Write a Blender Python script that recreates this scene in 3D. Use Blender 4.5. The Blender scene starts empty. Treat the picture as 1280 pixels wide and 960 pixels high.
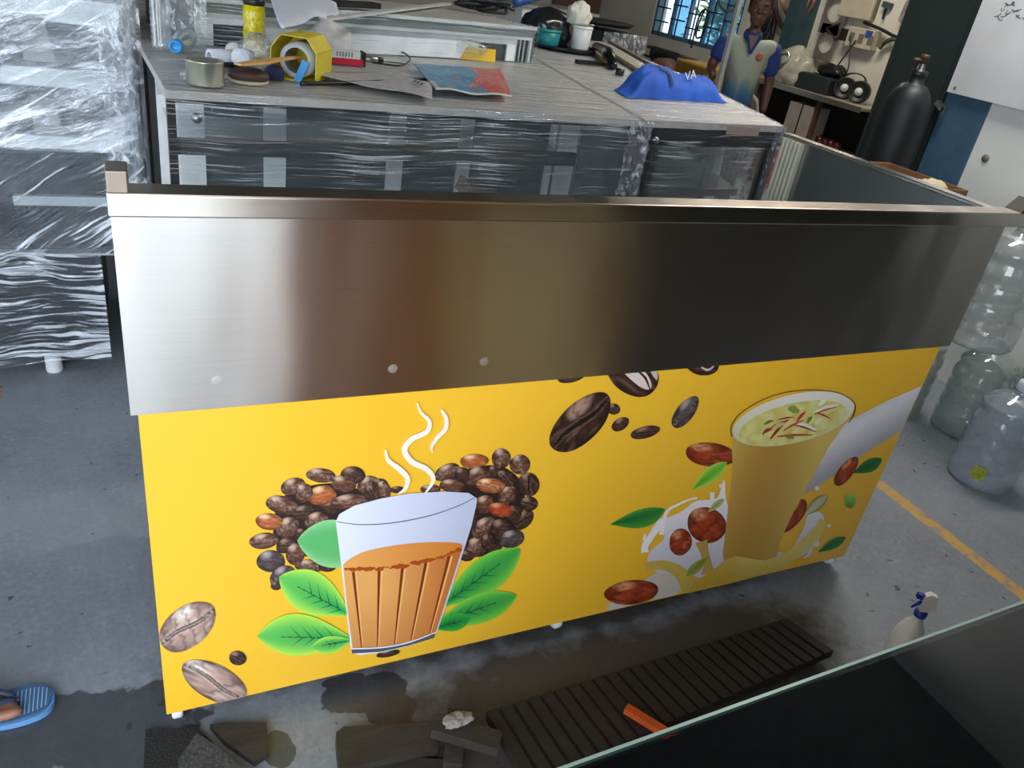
import bpy, bmesh, math, random
from mathutils import Vector, Matrix, noise
random.seed(7)
S = bpy.context.scene
COL = S.collection
V = Vector
PI = math.pi

# ------------------------------------------------------------------ camera
F = 976.885
CAM = V((0, 0, 1.71))
_down = V((338-640, 2255-480, F)).normalized()
_x = V((2742-640, 300-480, F)); _x = (_x - _down*_x.dot(_down)).normalized()
_z = -_down
_y = _z.cross(_x)
RM = Matrix((_x, _y, _z))               # photograph axes (right, down, forward) -> world
cd = bpy.data.cameras.new('camera'); cam = bpy.data.objects.new('camera', cd); COL.objects.link(cam)
cd.sensor_width = 36; cd.lens = F/1280*36; cd.clip_start = 0.02; cd.clip_end = 200
right, up, back = RM @ V((1, 0, 0)), RM @ V((0, -1, 0)), RM @ V((0, 0, -1))
M = Matrix((right, up, back)).transposed().to_4x4(); M.translation = CAM
cam.matrix_world = M
S.camera = cam

def ray(px, py): return RM @ V((px-640, py-480, F))
def Pz(px, py, z): r = ray(px, py); return CAM + r*((z-CAM.z)/r.z)
def Py(px, py, y): r = ray(px, py); return CAM + r*((y-CAM.y)/r.y)
def Px(px, py, x): r = ray(px, py); return CAM + r*((x-CAM.x)/r.x)

# ------------------------------------------------------------------ world, lights, exposure
W = bpy.data.worlds.new('overcast_sky'); S.world = W; W.use_nodes = True
bg = W.node_tree.nodes['Background']; bg.inputs[0].default_value = (0.78, 0.88, 1.0, 1); bg.inputs[1].default_value = 3.3
def area(name, loc, target, sx, sy, power, color=(1, 1, 1)):
    l = bpy.data.lights.new(name, 'AREA'); l.shape = 'RECTANGLE'; l.size = sx; l.size_y = sy; l.energy = power; l.color = color
    o = bpy.data.objects.new(name, l); COL.objects.link(o); o.location = loc
    o.rotation_euler = (V(target)-V(loc)).to_track_quat('-Z', 'Y').to_euler(); return o
area('daylight_front_opening', (-1.6, -.95, 1.7), (.3, 2.4, .7), 3.6, 2.4, 80, (.88, .94, 1))
area('ceiling_fill_light', (3.3, 2.5, 3.5), (3.3, 2.5, 0), 1.2, .3, 55, (1, .97, .92))  # unseen lamp, added to brighten the right wall, jars and floor
area('ceiling_fill_light', (5.0, 5.4, 3.3), (5.3, 5.6, 0), 1.4, .5, 60, (1, .93, .82))  # unseen lamp that lights the far bay
S.view_settings.view_transform = 'Standard'; S.view_settings.look = 'None'
S.view_settings.exposure = 0.13; S.view_settings.gamma = 1; S.view_settings.use_curve_mapping = False

# ------------------------------------------------------------------ materials
MATS = {}
def srgb(h):
    if isinstance(h, str):
        h = h.lstrip('#'); c = [int(h[i:i+2], 16)/255 for i in (0, 2, 4)]
    else: c = h
    return tuple((x/12.92 if x <= .04045 else ((x+.055)/1.055)**2.4) for x in c)
def mat(name, col, rough=.5, metal=0, noise_amt=.12, nscale=8, bump=0, bscale=60, spec=.5, coat=0, stretch=None, ior=None):
    if name in MATS: return MATS[name]
    m = bpy.data.materials.new(name); m.use_nodes = True; nt = m.node_tree; n = nt.nodes; L = nt.links
    b = n['Principled BSDF']; c = srgb(col)
    b.inputs['Roughness'].default_value = rough; b.inputs['Metallic'].default_value = metal
    b.inputs['Specular IOR Level'].default_value = spec; b.inputs['Coat Weight'].default_value = coat
    tc = n.new('ShaderNodeTexCoord'); mp = n.new('ShaderNodeMapping'); L.new(tc.outputs['Object'], mp.inputs[0])
    if stretch: mp.inputs['Scale'].default_value = stretch
    nz = n.new('ShaderNodeTexNoise'); nz.inputs['Scale'].default_value = nscale; nz.inputs['Detail'].default_value = 5
    L.new(mp.outputs[0], nz.inputs[0])
    rp = n.new('ShaderNodeValToRGB'); rp.color_ramp.elements[0].position = .3; rp.color_ramp.elements[1].position = .7
    rp.color_ramp.elements[0].color = tuple(x*(1-noise_amt) for x in c)+(1,)
    rp.color_ramp.elements[1].color = tuple(min(1, x*(1+noise_amt)) for x in c)+(1,)
    L.new(nz.outputs[0], rp.inputs[0]); L.new(rp.outputs[0], b.inputs['Base Color'])
    if bump:
        n2 = n.new('ShaderNodeTexNoise'); n2.inputs['Scale'].default_value = bscale; n2.inputs['Detail'].default_value = 4
        L.new(mp.outputs[0], n2.inputs[0]); bp = n.new('ShaderNodeBump'); bp.inputs['Strength'].default_value = bump; bp.inputs['Distance'].default_value = .01
        L.new(n2.outputs[0], bp.inputs['Height']); L.new(bp.outputs[0], b.inputs['Normal'])
    MATS[name] = m; return m

def steel(name, col='#c9c5c0', rough=.30, aniso=.9, wav=.35, tangent=(0, 0, 1), arot=0.0):
    m = bpy.data.materials.new(name); m.use_nodes = True; nt = m.node_tree; n = nt.nodes; L = nt.links
    b = n['Principled BSDF']; b.inputs['Metallic'].default_value = 1
    b.inputs['Anisotropic'].default_value = aniso; b.inputs['Anisotropic Rotation'].default_value = arot
    cx = n.new('ShaderNodeCombineXYZ'); [setattr(cx.inputs[i], 'default_value', tangent[i]) for i in range(3)]
    L.new(cx.outputs[0], b.inputs['Tangent'])
    tc = n.new('ShaderNodeTexCoord')
    mp = n.new('ShaderNodeMapping'); mp.inputs['Scale'].default_value = (1.2, 40, 300) if tangent[2] else (40, 1.2, 300); L.new(tc.outputs['Object'], mp.inputs[0])
    nz = n.new('ShaderNodeTexNoise'); nz.inputs['Scale'].default_value = 3; nz.inputs['Detail'].default_value = 4; L.new(mp.outputs[0], nz.inputs[0])
    mr = n.new('ShaderNodeMapRange'); mr.inputs[3].default_value = rough-.06; mr.inputs[4].default_value = rough+.06; L.new(nz.outputs[0], mr.inputs[0]); L.new(mr.outputs[0], b.inputs['Roughness'])
    c = srgb(col); rp = n.new('ShaderNodeValToRGB'); rp.color_ramp.elements[0].color = tuple(x*.86 for x in c)+(1,); rp.color_ramp.elements[1].color = tuple(min(1, x*1.1) for x in c)+(1,)
    L.new(nz.outputs[0], rp.inputs[0]); L.new(rp.outputs[0], b.inputs['Base Color'])
    m2 = n.new('ShaderNodeMapping'); m2.inputs['Scale'].default_value = (3.5, 3.5, 1.1); L.new(tc.outputs['Object'], m2.inputs[0])
    n2 = n.new('ShaderNodeTexNoise'); n2.inputs['Scale'].default_value = 1.3; n2.inputs['Detail'].default_value = 1; L.new(m2.outputs[0], n2.inputs[0])
    b1 = n.new('ShaderNodeBump'); b1.inputs['Strength'].default_value = wav; b1.inputs['Distance'].default_value = .02; L.new(n2.outputs[0], b1.inputs['Height'])
    b2 = n.new('ShaderNodeBump'); b2.inputs['Strength'].default_value = .04; b2.inputs['Distance'].default_value = .002; L.new(nz.outputs[0], b2.inputs['Height']); L.new(b1.outputs[0], b2.inputs['Normal'])
    L.new(b2.outputs[0], b.inputs['Normal']); MATS[name] = m; return m

def film(name, rot=(0, 0, 0), scale=(2, 40, 40), thr=.56, soft=.07, white=.75, base=.10, fine=1.0, tint=(.86, .92, 1.0), rough=.16, warp=.12, bump=.6):
    """Stretch film: clear, with taut wrinkles that catch light and go milky."""
    m = bpy.data.materials.new(name); m.use_nodes = True; nt = m.node_tree; n = nt.nodes; L = nt.links
    n.remove(n['Principled BSDF']); out = n['Material Output']
    tc = n.new('ShaderNodeTexCoord')
    wn = n.new('ShaderNodeTexNoise'); wn.inputs['Scale'].default_value = 2.2; wn.inputs['Detail'].default_value = 2; L.new(tc.outputs['Object'], wn.inputs[0])
    sb = n.new('ShaderNodeVectorMath'); sb.operation = 'MULTIPLY_ADD'; sb.inputs[1].default_value = (warp,)*3; L.new(wn.outputs['Color'], sb.inputs[0]); L.new(tc.outputs['Object'], sb.inputs[2])
    mp = n.new('ShaderNodeMapping'); mp.inputs['Rotation'].default_value = rot; L.new(sb.outputs[0], mp.inputs[0])
    m3 = n.new('ShaderNodeMapping'); m3.inputs['Scale'].default_value = scale; L.new(mp.outputs[0], m3.inputs[0])
    nz = n.new('ShaderNodeTexNoise'); nz.inputs['Scale'].default_value = 1.6*fine; nz.inputs['Detail'].default_value = 6; nz.inputs['Roughness'].default_value = .62; L.new(m3.outputs[0], nz.inputs[0])
    big = n.new('ShaderNodeTexNoise'); big.inputs['Scale'].default_value = 3.0; big.inputs['Detail'].default_value = 2; L.new(tc.outputs['Object'], big.inputs[0])
    ad = n.new('ShaderNodeMath'); ad.operation = 'MULTIPLY_ADD'; ad.inputs[1].default_value = .35; L.new(big.outputs[0], ad.inputs[0]); L.new(nz.outputs[0], ad.inputs[2])
    su = n.new('ShaderNodeMath'); su.operation = 'SUBTRACT'; su.inputs[1].default_value = .175; L.new(ad.outputs[0], su.inputs[0])
    mr = n.new('ShaderNodeMapRange'); mr.inputs[1].default_value = thr; mr.inputs[2].default_value = thr+soft; mr.inputs[3].default_value = base; mr.inputs[4].default_value = white; L.new(su.outputs[0], mr.inputs[0])
    bp = n.new('ShaderNodeBump'); bp.inputs['Strength'].default_value = bump; bp.inputs['Distance'].default_value = .02; L.new(nz.outputs[0], bp.inputs['Height'])
    tr = n.new('ShaderNodeBsdfTransparent'); tr.inputs[0].default_value = (.97, .985, .99, 1)
    gl = n.new('ShaderNodeBsdfGlossy'); gl.inputs['Roughness'].default_value = rough; gl.inputs[0].default_value = tint+(1,); L.new(bp.outputs[0], gl.inputs['Normal'])
    df = n.new('ShaderNodeBsdfDiffuse'); df.inputs[0].default_value = tuple(x*.93 for x in tint)+(1,); L.new(bp.outputs[0], df.inputs['Normal'])
    mx = n.new('ShaderNodeMixShader'); mx.inputs[0].default_value = .45; L.new(gl.outputs[0], mx.inputs[1]); L.new(df.outputs[0], mx.inputs[2])
    m2 = n.new('ShaderNodeMixShader'); L.new(mr.outputs[0], m2.inputs[0]); L.new(tr.outputs[0], m2.inputs[1]); L.new(mx.outputs[0], m2.inputs[2])
    L.new(m2.outputs[0], out.inputs[0]); MATS[name] = m; return m

def clear(name, tint=(.9, .94, .95), gloss=.18, haze=.06, rough=.06, hcol=(.8, .85, .88)):
    """Thin clear plastic or glass sheet."""
    m = bpy.data.materials.new(name); m.use_nodes = True; nt = m.node_tree; n = nt.nodes; L = nt.links
    n.remove(n['Principled BSDF']); out = n['Material Output']
    lw = n.new('ShaderNodeLayerWeight'); lw.inputs[0].default_value = .35
    mr = n.new('ShaderNodeMapRange'); mr.inputs[3].default_value = gloss*.35; mr.inputs[4].default_value = min(1, gloss*3.2); L.new(lw.outputs['Facing'], mr.inputs[0])
    tr = n.new('ShaderNodeBsdfTransparent'); tr.inputs[0].default_value = tint+(1,)
    gl = n.new('ShaderNodeBsdfGlossy'); gl.inputs['Roughness'].default_value = rough
    df = n.new('ShaderNodeBsdfDiffuse'); df.inputs[0].default_value = hcol+(1,)
    nz = n.new('ShaderNodeTexNoise'); nz.inputs['Scale'].default_value = 6; tc = n.new('ShaderNodeTexCoord'); L.new(tc.outputs['Object'], nz.inputs[0])
    hz = n.new('ShaderNodeMapRange'); hz.inputs[3].default_value = haze*.5; hz.inputs[4].default_value = haze*1.5; L.new(nz.outputs[0], hz.inputs[0])
    a = n.new('ShaderNodeMixShader'); L.new(hz.outputs[0], a.inputs[0]); L.new(tr.outputs[0], a.inputs[1]); L.new(df.outputs[0], a.inputs[2])
    b = n.new('ShaderNodeMixShader'); L.new(mr.outputs[0], b.inputs[0]); L.new(a.outputs[0], b.inputs[1]); L.new(gl.outputs[0], b.inputs[2])
    L.new(b.outputs[0], out.inputs[0]); MATS[name] = m; return m

def print_mat(name, rough=.33, coat=.25):
    m = bpy.data.materials.new(name); m.use_nodes = True; n = m.node_tree.nodes; L = m.node_tree.links
    b = n['Principled BSDF']; a = n.new('ShaderNodeVertexColor'); a.layer_name = 'Col'
    L.new(a.outputs[0], b.inputs['Base Color']); b.inputs['Roughness'].default_value = rough; b.inputs['Coat Weight'].default_value = coat; b.inputs['Coat Roughness'].default_value = .2
    MATS[name] = m; return m

STEEL = steel('brushed_steel'); STEEL_TRIM = steel('polished_steel_trim', '#d4cfc8', .2, .6, .15)
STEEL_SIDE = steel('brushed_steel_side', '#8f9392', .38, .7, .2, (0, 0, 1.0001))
STEEL_PLAIN = mat('dull_steel', '#a8a9a8', .35, 1, .1, 20)
PRINT = print_mat('printed_vinyl'); INK = print_mat('printed_ink', .5, .0)
WHITE = mat('white_enamel', '#f1f5f6', .35); ALU = mat('anodised_aluminium', '#b9bdbd', .35, .8)
BLACK = mat('black_coated_metal', '#15181b', .35); BLACKP = mat('black_plastic', '#101113', .45, bump=.1)
DARKG = mat('dark_glass_pane', '#1a2228', .12, 0, .05, coat=.5)
GREYP = mat('grey_painted_metal', '#9a9c9b', .45); CREAM = mat('cream_plaster', '#c9c4b4', .85, noise_amt=.06, nscale=3, bump=.1)
TAUPE = mat('taupe_worktop', '#b9b4ae', .4, noise_amt=.15, nscale=14, stretch=(1, 8, 1))
GLASS = clear('shelf_glass', (.80, .88, .90), .16, .10, .04, (.55, .68, .72))
CLEARP = clear('clear_plastic', (.93, .95, .95), .2, .10, .08)
RUBBER = mat('black_rubber', '#1b1b1c', .75, bump=.5, bscale=180)
PAPER = mat('white_paper', '#dfe3ee', .8, noise_amt=.03)

# ------------------------------------------------------------------ geometry helpers
ORG = {}
class MB:
    def __init__(s): s.v = []; s.f = []; s.c = []; s.smooth = set()
    def add(s, vs, fs, cols=None, smooth=False):
        o = len(s.v); s.v += [V(p) for p in vs]
        for f in fs:
            if smooth: s.smooth.add(len(s.f))
            s.f.append([i+o for i in f])
        s.c += (cols if cols else [(1, 1, 1)]*len(vs)); return s
    def box(s, a, b, bev=0):
        (x0, y0, z0), (x1, y1, z1) = [min(p, q) for p, q in zip(a, b)], [max(p, q) for p, q in zip(a, b)]
        if bev <= 0:
            return s.add([(x, y, z) for z in (z0, z1) for y in (y0, y1) for x in (x0, x1)],
                         [(0, 2, 3, 1), (4, 5, 7, 6), (0, 1, 5, 4), (2, 6, 7, 3), (0, 4, 6, 2), (1, 3, 7, 5)])
        bm = bmesh.new(); bmesh.ops.create_cube(bm, size=1)
        bmesh.ops.scale(bm, vec=(x1-x0, y1-y0, z1-z0), verts=bm.verts)
        bmesh.ops.bevel(bm, geom=bm.edges[:], offset=min(bev, .45*min(x1-x0, y1-y0, z1-z0)), segments=2, affect='EDGES', profile=.5)
        bmesh.ops.translate(bm, vec=((x0+x1)/2, (y0+y1)/2, (z0+z1)/2), verts=bm.verts)
        bm.verts.index_update(); s.add([v.co.copy() for v in bm.verts], [[v.index for v in f.verts] for f in bm.faces]); bm.free(); return s
    def obox(s, c, size, rot=(0, 0, 0), bev=0):
        t = MB(); h = V(size)/2; t.box(-h, h, bev)
        from mathutils import Euler
        R = Euler(rot).to_matrix(); return s.add([R @ p + V(c) for p in t.v], t.f)
    def bar(s, a, b, w, h=None):
        """rectangular bar from a to b"""
        a, b = V(a), V(b); h = h or w; d = (b-a).normalized(); u = d.cross(V((0, 0, 1)))
        u = V((1, 0, 0)) if u.length < 1e-4 else u.normalized(); w2 = d.cross(u).normalized()
        vs = [p+u*sx*w/2+w2*sy*h/2 for p in (a, b) for sx, sy in ((-1, -1), (1, -1), (1, 1), (-1, 1))]
        return s.add(vs, [(0, 3, 2, 1), (4, 5, 6, 7), (0, 1, 5, 4), (1, 2, 6, 5), (2, 3, 7, 6), (3, 0, 4, 7)])
    def prism(s, pts, z0, z1):
        n = len(pts); vs = [(p[0], p[1], z0) for p in pts]+[(p[0], p[1], z1) for p in pts]
        return s.add(vs, [list(range(n))[::-1], list(range(n, 2*n))]+[(i, (i+1) % n, n+(i+1) % n, n+i) for i in range(n)])
    def slab(s, pts, off):
        off = V(off); n = len(pts); vs = [V(p) for p in pts]+[V(p)+off for p in pts]
        return s.add(vs, [list(range(n))[::-1], list(range(n, 2*n))]+[(i, (i+1) % n, n+(i+1) % n, n+i) for i in range(n)])
    def tube(s, path, r, n=8, cap=True):
        path = [V(p) for p in path]; rs = r if isinstance(r, (list, tuple)) else [r]*len(path); rings = []; pu = None
        for i, p in enumerate(path):
            d = (path[min(i+1, len(path)-1)]-path[max(i-1, 0)]).normalized()
            if pu is None: pu = d.orthogonal().normalized()
            u = (pu-d*pu.dot(d)).normalized(); pu = u; w = d.cross(u)
            rings += [p+(u*math.cos(2*PI*k/n)+w*math.sin(2*PI*k/n))*rs[i] for k in range(n)]
        fs = [(i*n+k, i*n+(k+1) % n, (i+1)*n+(k+1) % n, (i+1)*n+k) for i in range(len(path)-1) for k in range(n)]
        if cap: fs += [list(range(n))[::-1], [(len(path)-1)*n+k for k in range(n)]]
        return s.add(rings, fs, smooth=True)
    def lathe(s, prof, base, axis=(0, 0, 1), n=24, cap=False):
        """prof: (r, h) along axis from base"""
        ax = V(axis).normalized(); u = ax.orthogonal().normalized(); w = ax.cross(u); vs = []
        for r, h in prof: vs += [V(base)+ax*h+(u*math.cos(2*PI*k/n)+w*math.sin(2*PI*k/n))*r for k in range(n)]
        fs = [(i*n+k, i*n+(k+1) % n, (i+1)*n+(k+1) % n, (i+1)*n+k) for i in range(len(prof)-1) for k in range(n)]
        if cap: fs += [list(range(n))[::-1], [(len(prof)-1)*n+k for k in range(n)]]
        return s.add(vs, fs, smooth=True)
    def grid(s, fn, nu, nv, smooth=True):
        """fn(u,v) -> point or (point, colour)"""
        vs = []; cs = []
        for i in range(nu+1):
            for j in range(nv+1):
                r = fn(i/nu, j/nv)
                if isinstance(r, tuple) and len(r) == 2: vs.append(r[0]); cs.append(r[1])
                else: vs.append(r); cs.append((1, 1, 1))
        fs = [(i*(nv+1)+j, (i+1)*(nv+1)+j, (i+1)*(nv+1)+j+1, i*(nv+1)+j+1) for i in range(nu) for j in range(nv)]
        return s.add(vs, fs, cs, smooth)
    def build(s, name, m, parent=None, label=None, kind=None, cols=False, mods=None):
        lo = V([min(p[i] for p in s.v) for i in range(3)]); hi = V([max(p[i] for p in s.v) for i in range(3)])
        o0 = V(((lo.x+hi.x)/2, (lo.y+hi.y)/2, lo.z))
        me = bpy.data.meshes.new(name); me.from_pydata([p-o0 for p in s.v], [], s.f); 
        for i in s.smooth: me.polygons[i].use_smooth = True
        if cols:
            a = me.color_attributes.new('Col', 'FLOAT_COLOR', 'POINT')
            for i, c in enumerate(s.c): a.data[i].color = (*c[:3], 1)
        me.validate(); me.update()
        o = bpy.data.objects.new(name, me); COL.objects.link(o)
        if m: me.materials.append(m if not isinstance(m, str) else MATS[m])
        ORG[o] = o0
        if parent: o.parent = parent; o.location = o0-ORG[parent]
        else: o.location = o0
        if label: o['label'] = label
        if kind: o['kind'] = kind
        return o
def thing(name, label, cat, loc=(0, 0, 0), group=None):
    o = bpy.data.objects.new(name, None); o.empty_display_size = .05; COL.objects.link(o); o.location = loc; ORG[o] = V(loc)
    o['label'] = label; o['category'] = cat
    if group: o['group'] = group
    return o
def tag(o, label, cat, group=None, kind=None):
    o['label'] = label; o['category'] = cat
    if group: o['group'] = group
    if kind: o['kind'] = kind
    return o
def dup(o, delta, label=None, rotz=0):
    c = o.copy(); COL.objects.link(c); c.location = o.location+V(delta); ORG[c] = ORG[o]+V(delta); c.rotation_euler.z += rotz
    if label: c['label'] = label
    def kids(a, b):
        for ch in list(a.children):
            d = ch.copy(); COL.objects.link(d); d.parent = b; ORG[d] = ORG[ch]+V(delta); kids(ch, d)
    kids(o, c); return c
def struct(o): o['kind'] = 'structure'; return o
def mixc(a, b, t):
    t = max(0, min(1, t)); return tuple(x+(y-x)*t for x, y in zip(a, b))
def smooth_path(pts, n=8):
    pts = [V(p) for p in pts]; out = []
    for i in range(len(pts)-1):
        p0, p1, p2, p3 = pts[max(i-1, 0)], pts[i], pts[i+1], pts[min(i+2, len(pts)-1)]
        for k in range(n):
            t = k/n; out.append(.5*((2*p1)+(p2-p0)*t+(2*p0-5*p1+4*p2-p3)*t*t+(3*p1-p0-3*p2+p3)*t**3))
    out.append(pts[-1]); return out
def blob(c, dims, seed=0, amp=.25, freq=3, ridge=True, flat=True, sub=4, rotz=0):
    """crumpled cloth or bag lump resting on z=c.z"""
    bm = bmesh.new(); bmesh.ops.create_icosphere(bm, subdivisions=sub, radius=1); sd = V((seed*7.3, seed*3.1, seed*5.7)); vs = []
    cr, sr = math.cos(rotz), math.sin(rotz)
    for v in bm.verts:
        p = v.co.copy(); nn = noise.noise(p*freq*.5+sd)*1.2+(abs(noise.noise(p*freq+sd))*-1.6+.35 if ridge else noise.noise(p*freq+sd))
        q = p*(1+amp*nn); z = max(q.z, -.55) if flat else q.z
        x, y = q.x*dims[0]/2, q.y*dims[1]/2
        vs.append((c[0]+x*cr-y*sr, c[1]+x*sr+y*cr, c[2]+(z+(.55 if flat else 1))*dims[2]/1.55))
    bm.verts.index_update(); m = MB(); m.add(vs, [[v.index for v in f.verts] for f in bm.faces], smooth=True); bm.free(); return m
def text_mesh(txt, size, thick=.0004):
    cu = bpy.data.curves.new('t', 'FONT'); cu.body = txt; cu.size = size; cu.extrude = thick; cu.align_x = 'CENTER'; cu.align_y = 'CENTER'
    o = bpy.data.objects.new('t', cu); COL.objects.link(o); bpy.context.view_layer.update()
    me = o.to_mesh(); m = MB(); m.add([v.co.copy() for v in me.vertices], [list(p.vertices) for p in me.polygons]); o.to_mesh_clear()
    bpy.data.objects.remove(o); return m
def put_text(txt, size, o, ux, uy, name, m, parent):
    t = text_mesh(txt, size); ux, uy = V(ux).normalized(), V(uy).normalized(); uz = ux.cross(uy)
    t.v = [V(o)+ux*p.x+uy*p.y+uz*p.z for p in t.v]; return t.build(name, m, parent)

# ================================================================== THE ROOM
def floor_mat():
    m = bpy.data.materials.new('worn_concrete'); m.use_nodes = True; nt = m.node_tree; n = nt.nodes; L = nt.links; b = n['Principled BSDF']
    tc = n.new('ShaderNodeTexCoord'); P = tc.outputs['Object']
    def noise_(s, d=5, r=.55, vec=P):
        x = n.new('ShaderNodeTexNoise'); x.inputs['Scale'].default_value = s; x.inputs['Detail'].default_value = d; x.inputs['Roughness'].default_value = r; L.new(vec, x.inputs[0]); return x.outputs[0]
    def mth(op, a, c=None, d=None, clamp=False):
        x = n.new('ShaderNodeMath'); x.operation = op; x.use_clamp = clamp
        for i, q in enumerate((a, c, d)):
            if q is None: continue
            if isinstance(q, (int, float)): x.inputs[i].default_value = q
            else: L.new(q, x.inputs[i])
        return x.outputs[0]
    def rng(v, a, c, t0=0, t1=1):
        x = n.new('ShaderNodeMapRange'); x.inputs[1].default_value = a; x.inputs[2].default_value = c; x.inputs[3].default_value = t0; x.inputs[4].default_value = t1; L.new(v, x.inputs[0]); return x.outputs[0]
    def mix(f, a, c):
        x = n.new('ShaderNodeMix'); x.data_type = 'RGBA'; L.new(f, x.inputs[0])
        for i, q in ((6, a), (7, c)):
            if isinstance(q, tuple): x.inputs[i].default_value = srgb(q)+(1,) if len(q) == 3 else q
            else: L.new(q, x.inputs[i])
        return x.outputs[2]
    hx = lambda h: tuple(int(h[i:i+2], 16)/255 for i in (0, 2, 4))
    base = mix(rng(noise_(1.7, 7, .6), .3, .7), hx('6c7178'), hx('878c93'))
    base = mix(rng(noise_(55, 3), .35, .75), base, mix(rng(noise_(14, 4), .3, .7), hx('7b8087'), hx('8f9499')))
    base = mix(rng(noise_(22, 2), .70, .74, 0, .75), base, hx('24272b'))      # dark pits and spots
    sx = n.new('ShaderNodeSeparateXYZ'); L.new(P, sx.inputs[0]); X, Y = sx.outputs[0], sx.outputs[1]
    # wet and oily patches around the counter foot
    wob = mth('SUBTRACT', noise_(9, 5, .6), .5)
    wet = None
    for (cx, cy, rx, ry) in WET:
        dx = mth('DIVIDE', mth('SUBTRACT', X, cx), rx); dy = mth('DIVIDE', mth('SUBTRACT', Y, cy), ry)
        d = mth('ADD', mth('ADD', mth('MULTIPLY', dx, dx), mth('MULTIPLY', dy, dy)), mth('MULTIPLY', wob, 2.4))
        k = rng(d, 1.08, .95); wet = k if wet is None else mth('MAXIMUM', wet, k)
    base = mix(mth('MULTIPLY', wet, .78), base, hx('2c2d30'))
    # brown dirt along the counter foot, with the gap's shade painted in
    grime_shade = None
    for (cx, cy, rx, ry) in GRIME_SHADE:
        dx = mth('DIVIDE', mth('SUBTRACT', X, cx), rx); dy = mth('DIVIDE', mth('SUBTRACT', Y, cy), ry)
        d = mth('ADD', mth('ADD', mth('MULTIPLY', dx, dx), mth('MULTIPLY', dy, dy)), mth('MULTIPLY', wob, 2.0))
        k = rng(d, 1.25, .55); grime_shade = k if grime_shade is None else mth('MAXIMUM', grime_shade, k)
    base = mix(mth('MULTIPLY', grime_shade, .85), base, hx('352c24'))
    # worn painted line
    ln = mth('ABSOLUTE', mth('SUBTRACT', X, LINEX)); ins = rng(mth('ADD', ln, mth('MULTIPLY', mth('SUBTRACT', noise_(40, 4), .5), .03)), .034, .028)
    wear = rng(noise_(16, 6, .7), .40, .50, .25, .95); yl = mth('MULTIPLY', mth('MULTIPLY', ins, wear), rng(Y, 1.78, 1.70))
    base = mix(yl, base, hx('c99a45'))
    L.new(base, b.inputs['Base Color'])
    ro = mth('SUBTRACT', .62, mth('MULTIPLY', wet, .34)); L.new(ro, b.inputs['Roughness'])
    bp = n.new('ShaderNodeBump'); bp.inputs['Strength'].default_value = .25; bp.inputs['Distance'].default_value = .004; L.new(noise_(90, 4), bp.inputs['Height']); L.new(bp.outputs[0], b.inputs['Normal'])
    MATS['worn_concrete'] = m; return m
GRIME_SHADE = [(1.05, 1.18, .62, .17), (.75, .95, .45, .22), (1.5, 1.12, .42, .22), (1.0, 1.5, 1.0, .18), (1.45, .85, .4, .25)]
LINEX = 2.757
def wp(px, py, rx, ry): p = Pz(px, py, 0); return (p.x, p.y, rx, ry)
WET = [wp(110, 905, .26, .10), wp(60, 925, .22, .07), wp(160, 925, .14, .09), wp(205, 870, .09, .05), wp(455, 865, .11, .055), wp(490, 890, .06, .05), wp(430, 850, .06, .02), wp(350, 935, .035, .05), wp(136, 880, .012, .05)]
# floor origin sits at world zero so the paint and the stains stay where they are in the room
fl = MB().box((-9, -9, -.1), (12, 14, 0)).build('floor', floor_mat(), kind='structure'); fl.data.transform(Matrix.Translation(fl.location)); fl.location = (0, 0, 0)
struct(MB().box((-3.7, -.9, 3.6), (6.8, 11.7, 3.75)).build('ceiling', mat('grey_roof_sheet', '#6d6e6d', .8)))
WALLM = mat('white_wall_paint', '#e2e3de', .8, noise_amt=.05, nscale=4, bump=.12, bscale=30)
struct(MB().box((4.0, -.1, 0), (4.15, 2.80, 3.6)).build('wall_right', WALLM))
struct(MB().box((4.0, -.9, 0), (4.15, -.1, 3.6)).build('wall_right', mat('dark_wall_paint', '#3b3936', .8)))  # unseen stretch of wall, coloured dark for the steel's dark reflection
PB = 2.80
pier = MB().box((3.985, PB, 0), (4.16, 3.06, 3.6)).build('trim_1', mat('blue_grey_paint', '#3f5f78', .5, noise_amt=.2, nscale=9), kind='structure')
# dark steel door leaf standing open against the end of the wall
door = thing('door_1', '', 'door', (3.98, 3.25, 0)); del door['label']; del door['category']; door['kind'] = 'structure'
DG = mat('dark_green_steel', '#222c2a', .42, noise_amt=.12)
MB().box((3.97, 3.065, .02), (4.03, 3.50, 3.4)).build('door_leaf', DG, door)
MB().box((3.955, 3.08, 1.02), (3.972, 3.10, 3.3)).box((3.955, 3.47, .1), (3.972, 3.49, 3.3)).build('door_frame', DG, door)
hp = Px(1176, 133, 3.95)
MB().obox((3.95, hp.y, hp.z), (.03, .07, .025), (.5, 0, 0)).obox((3.945, hp.y-.03, hp.z-.015), (.02, .02, .04)).build('latch', STEEL_PLAIN, door)
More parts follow.
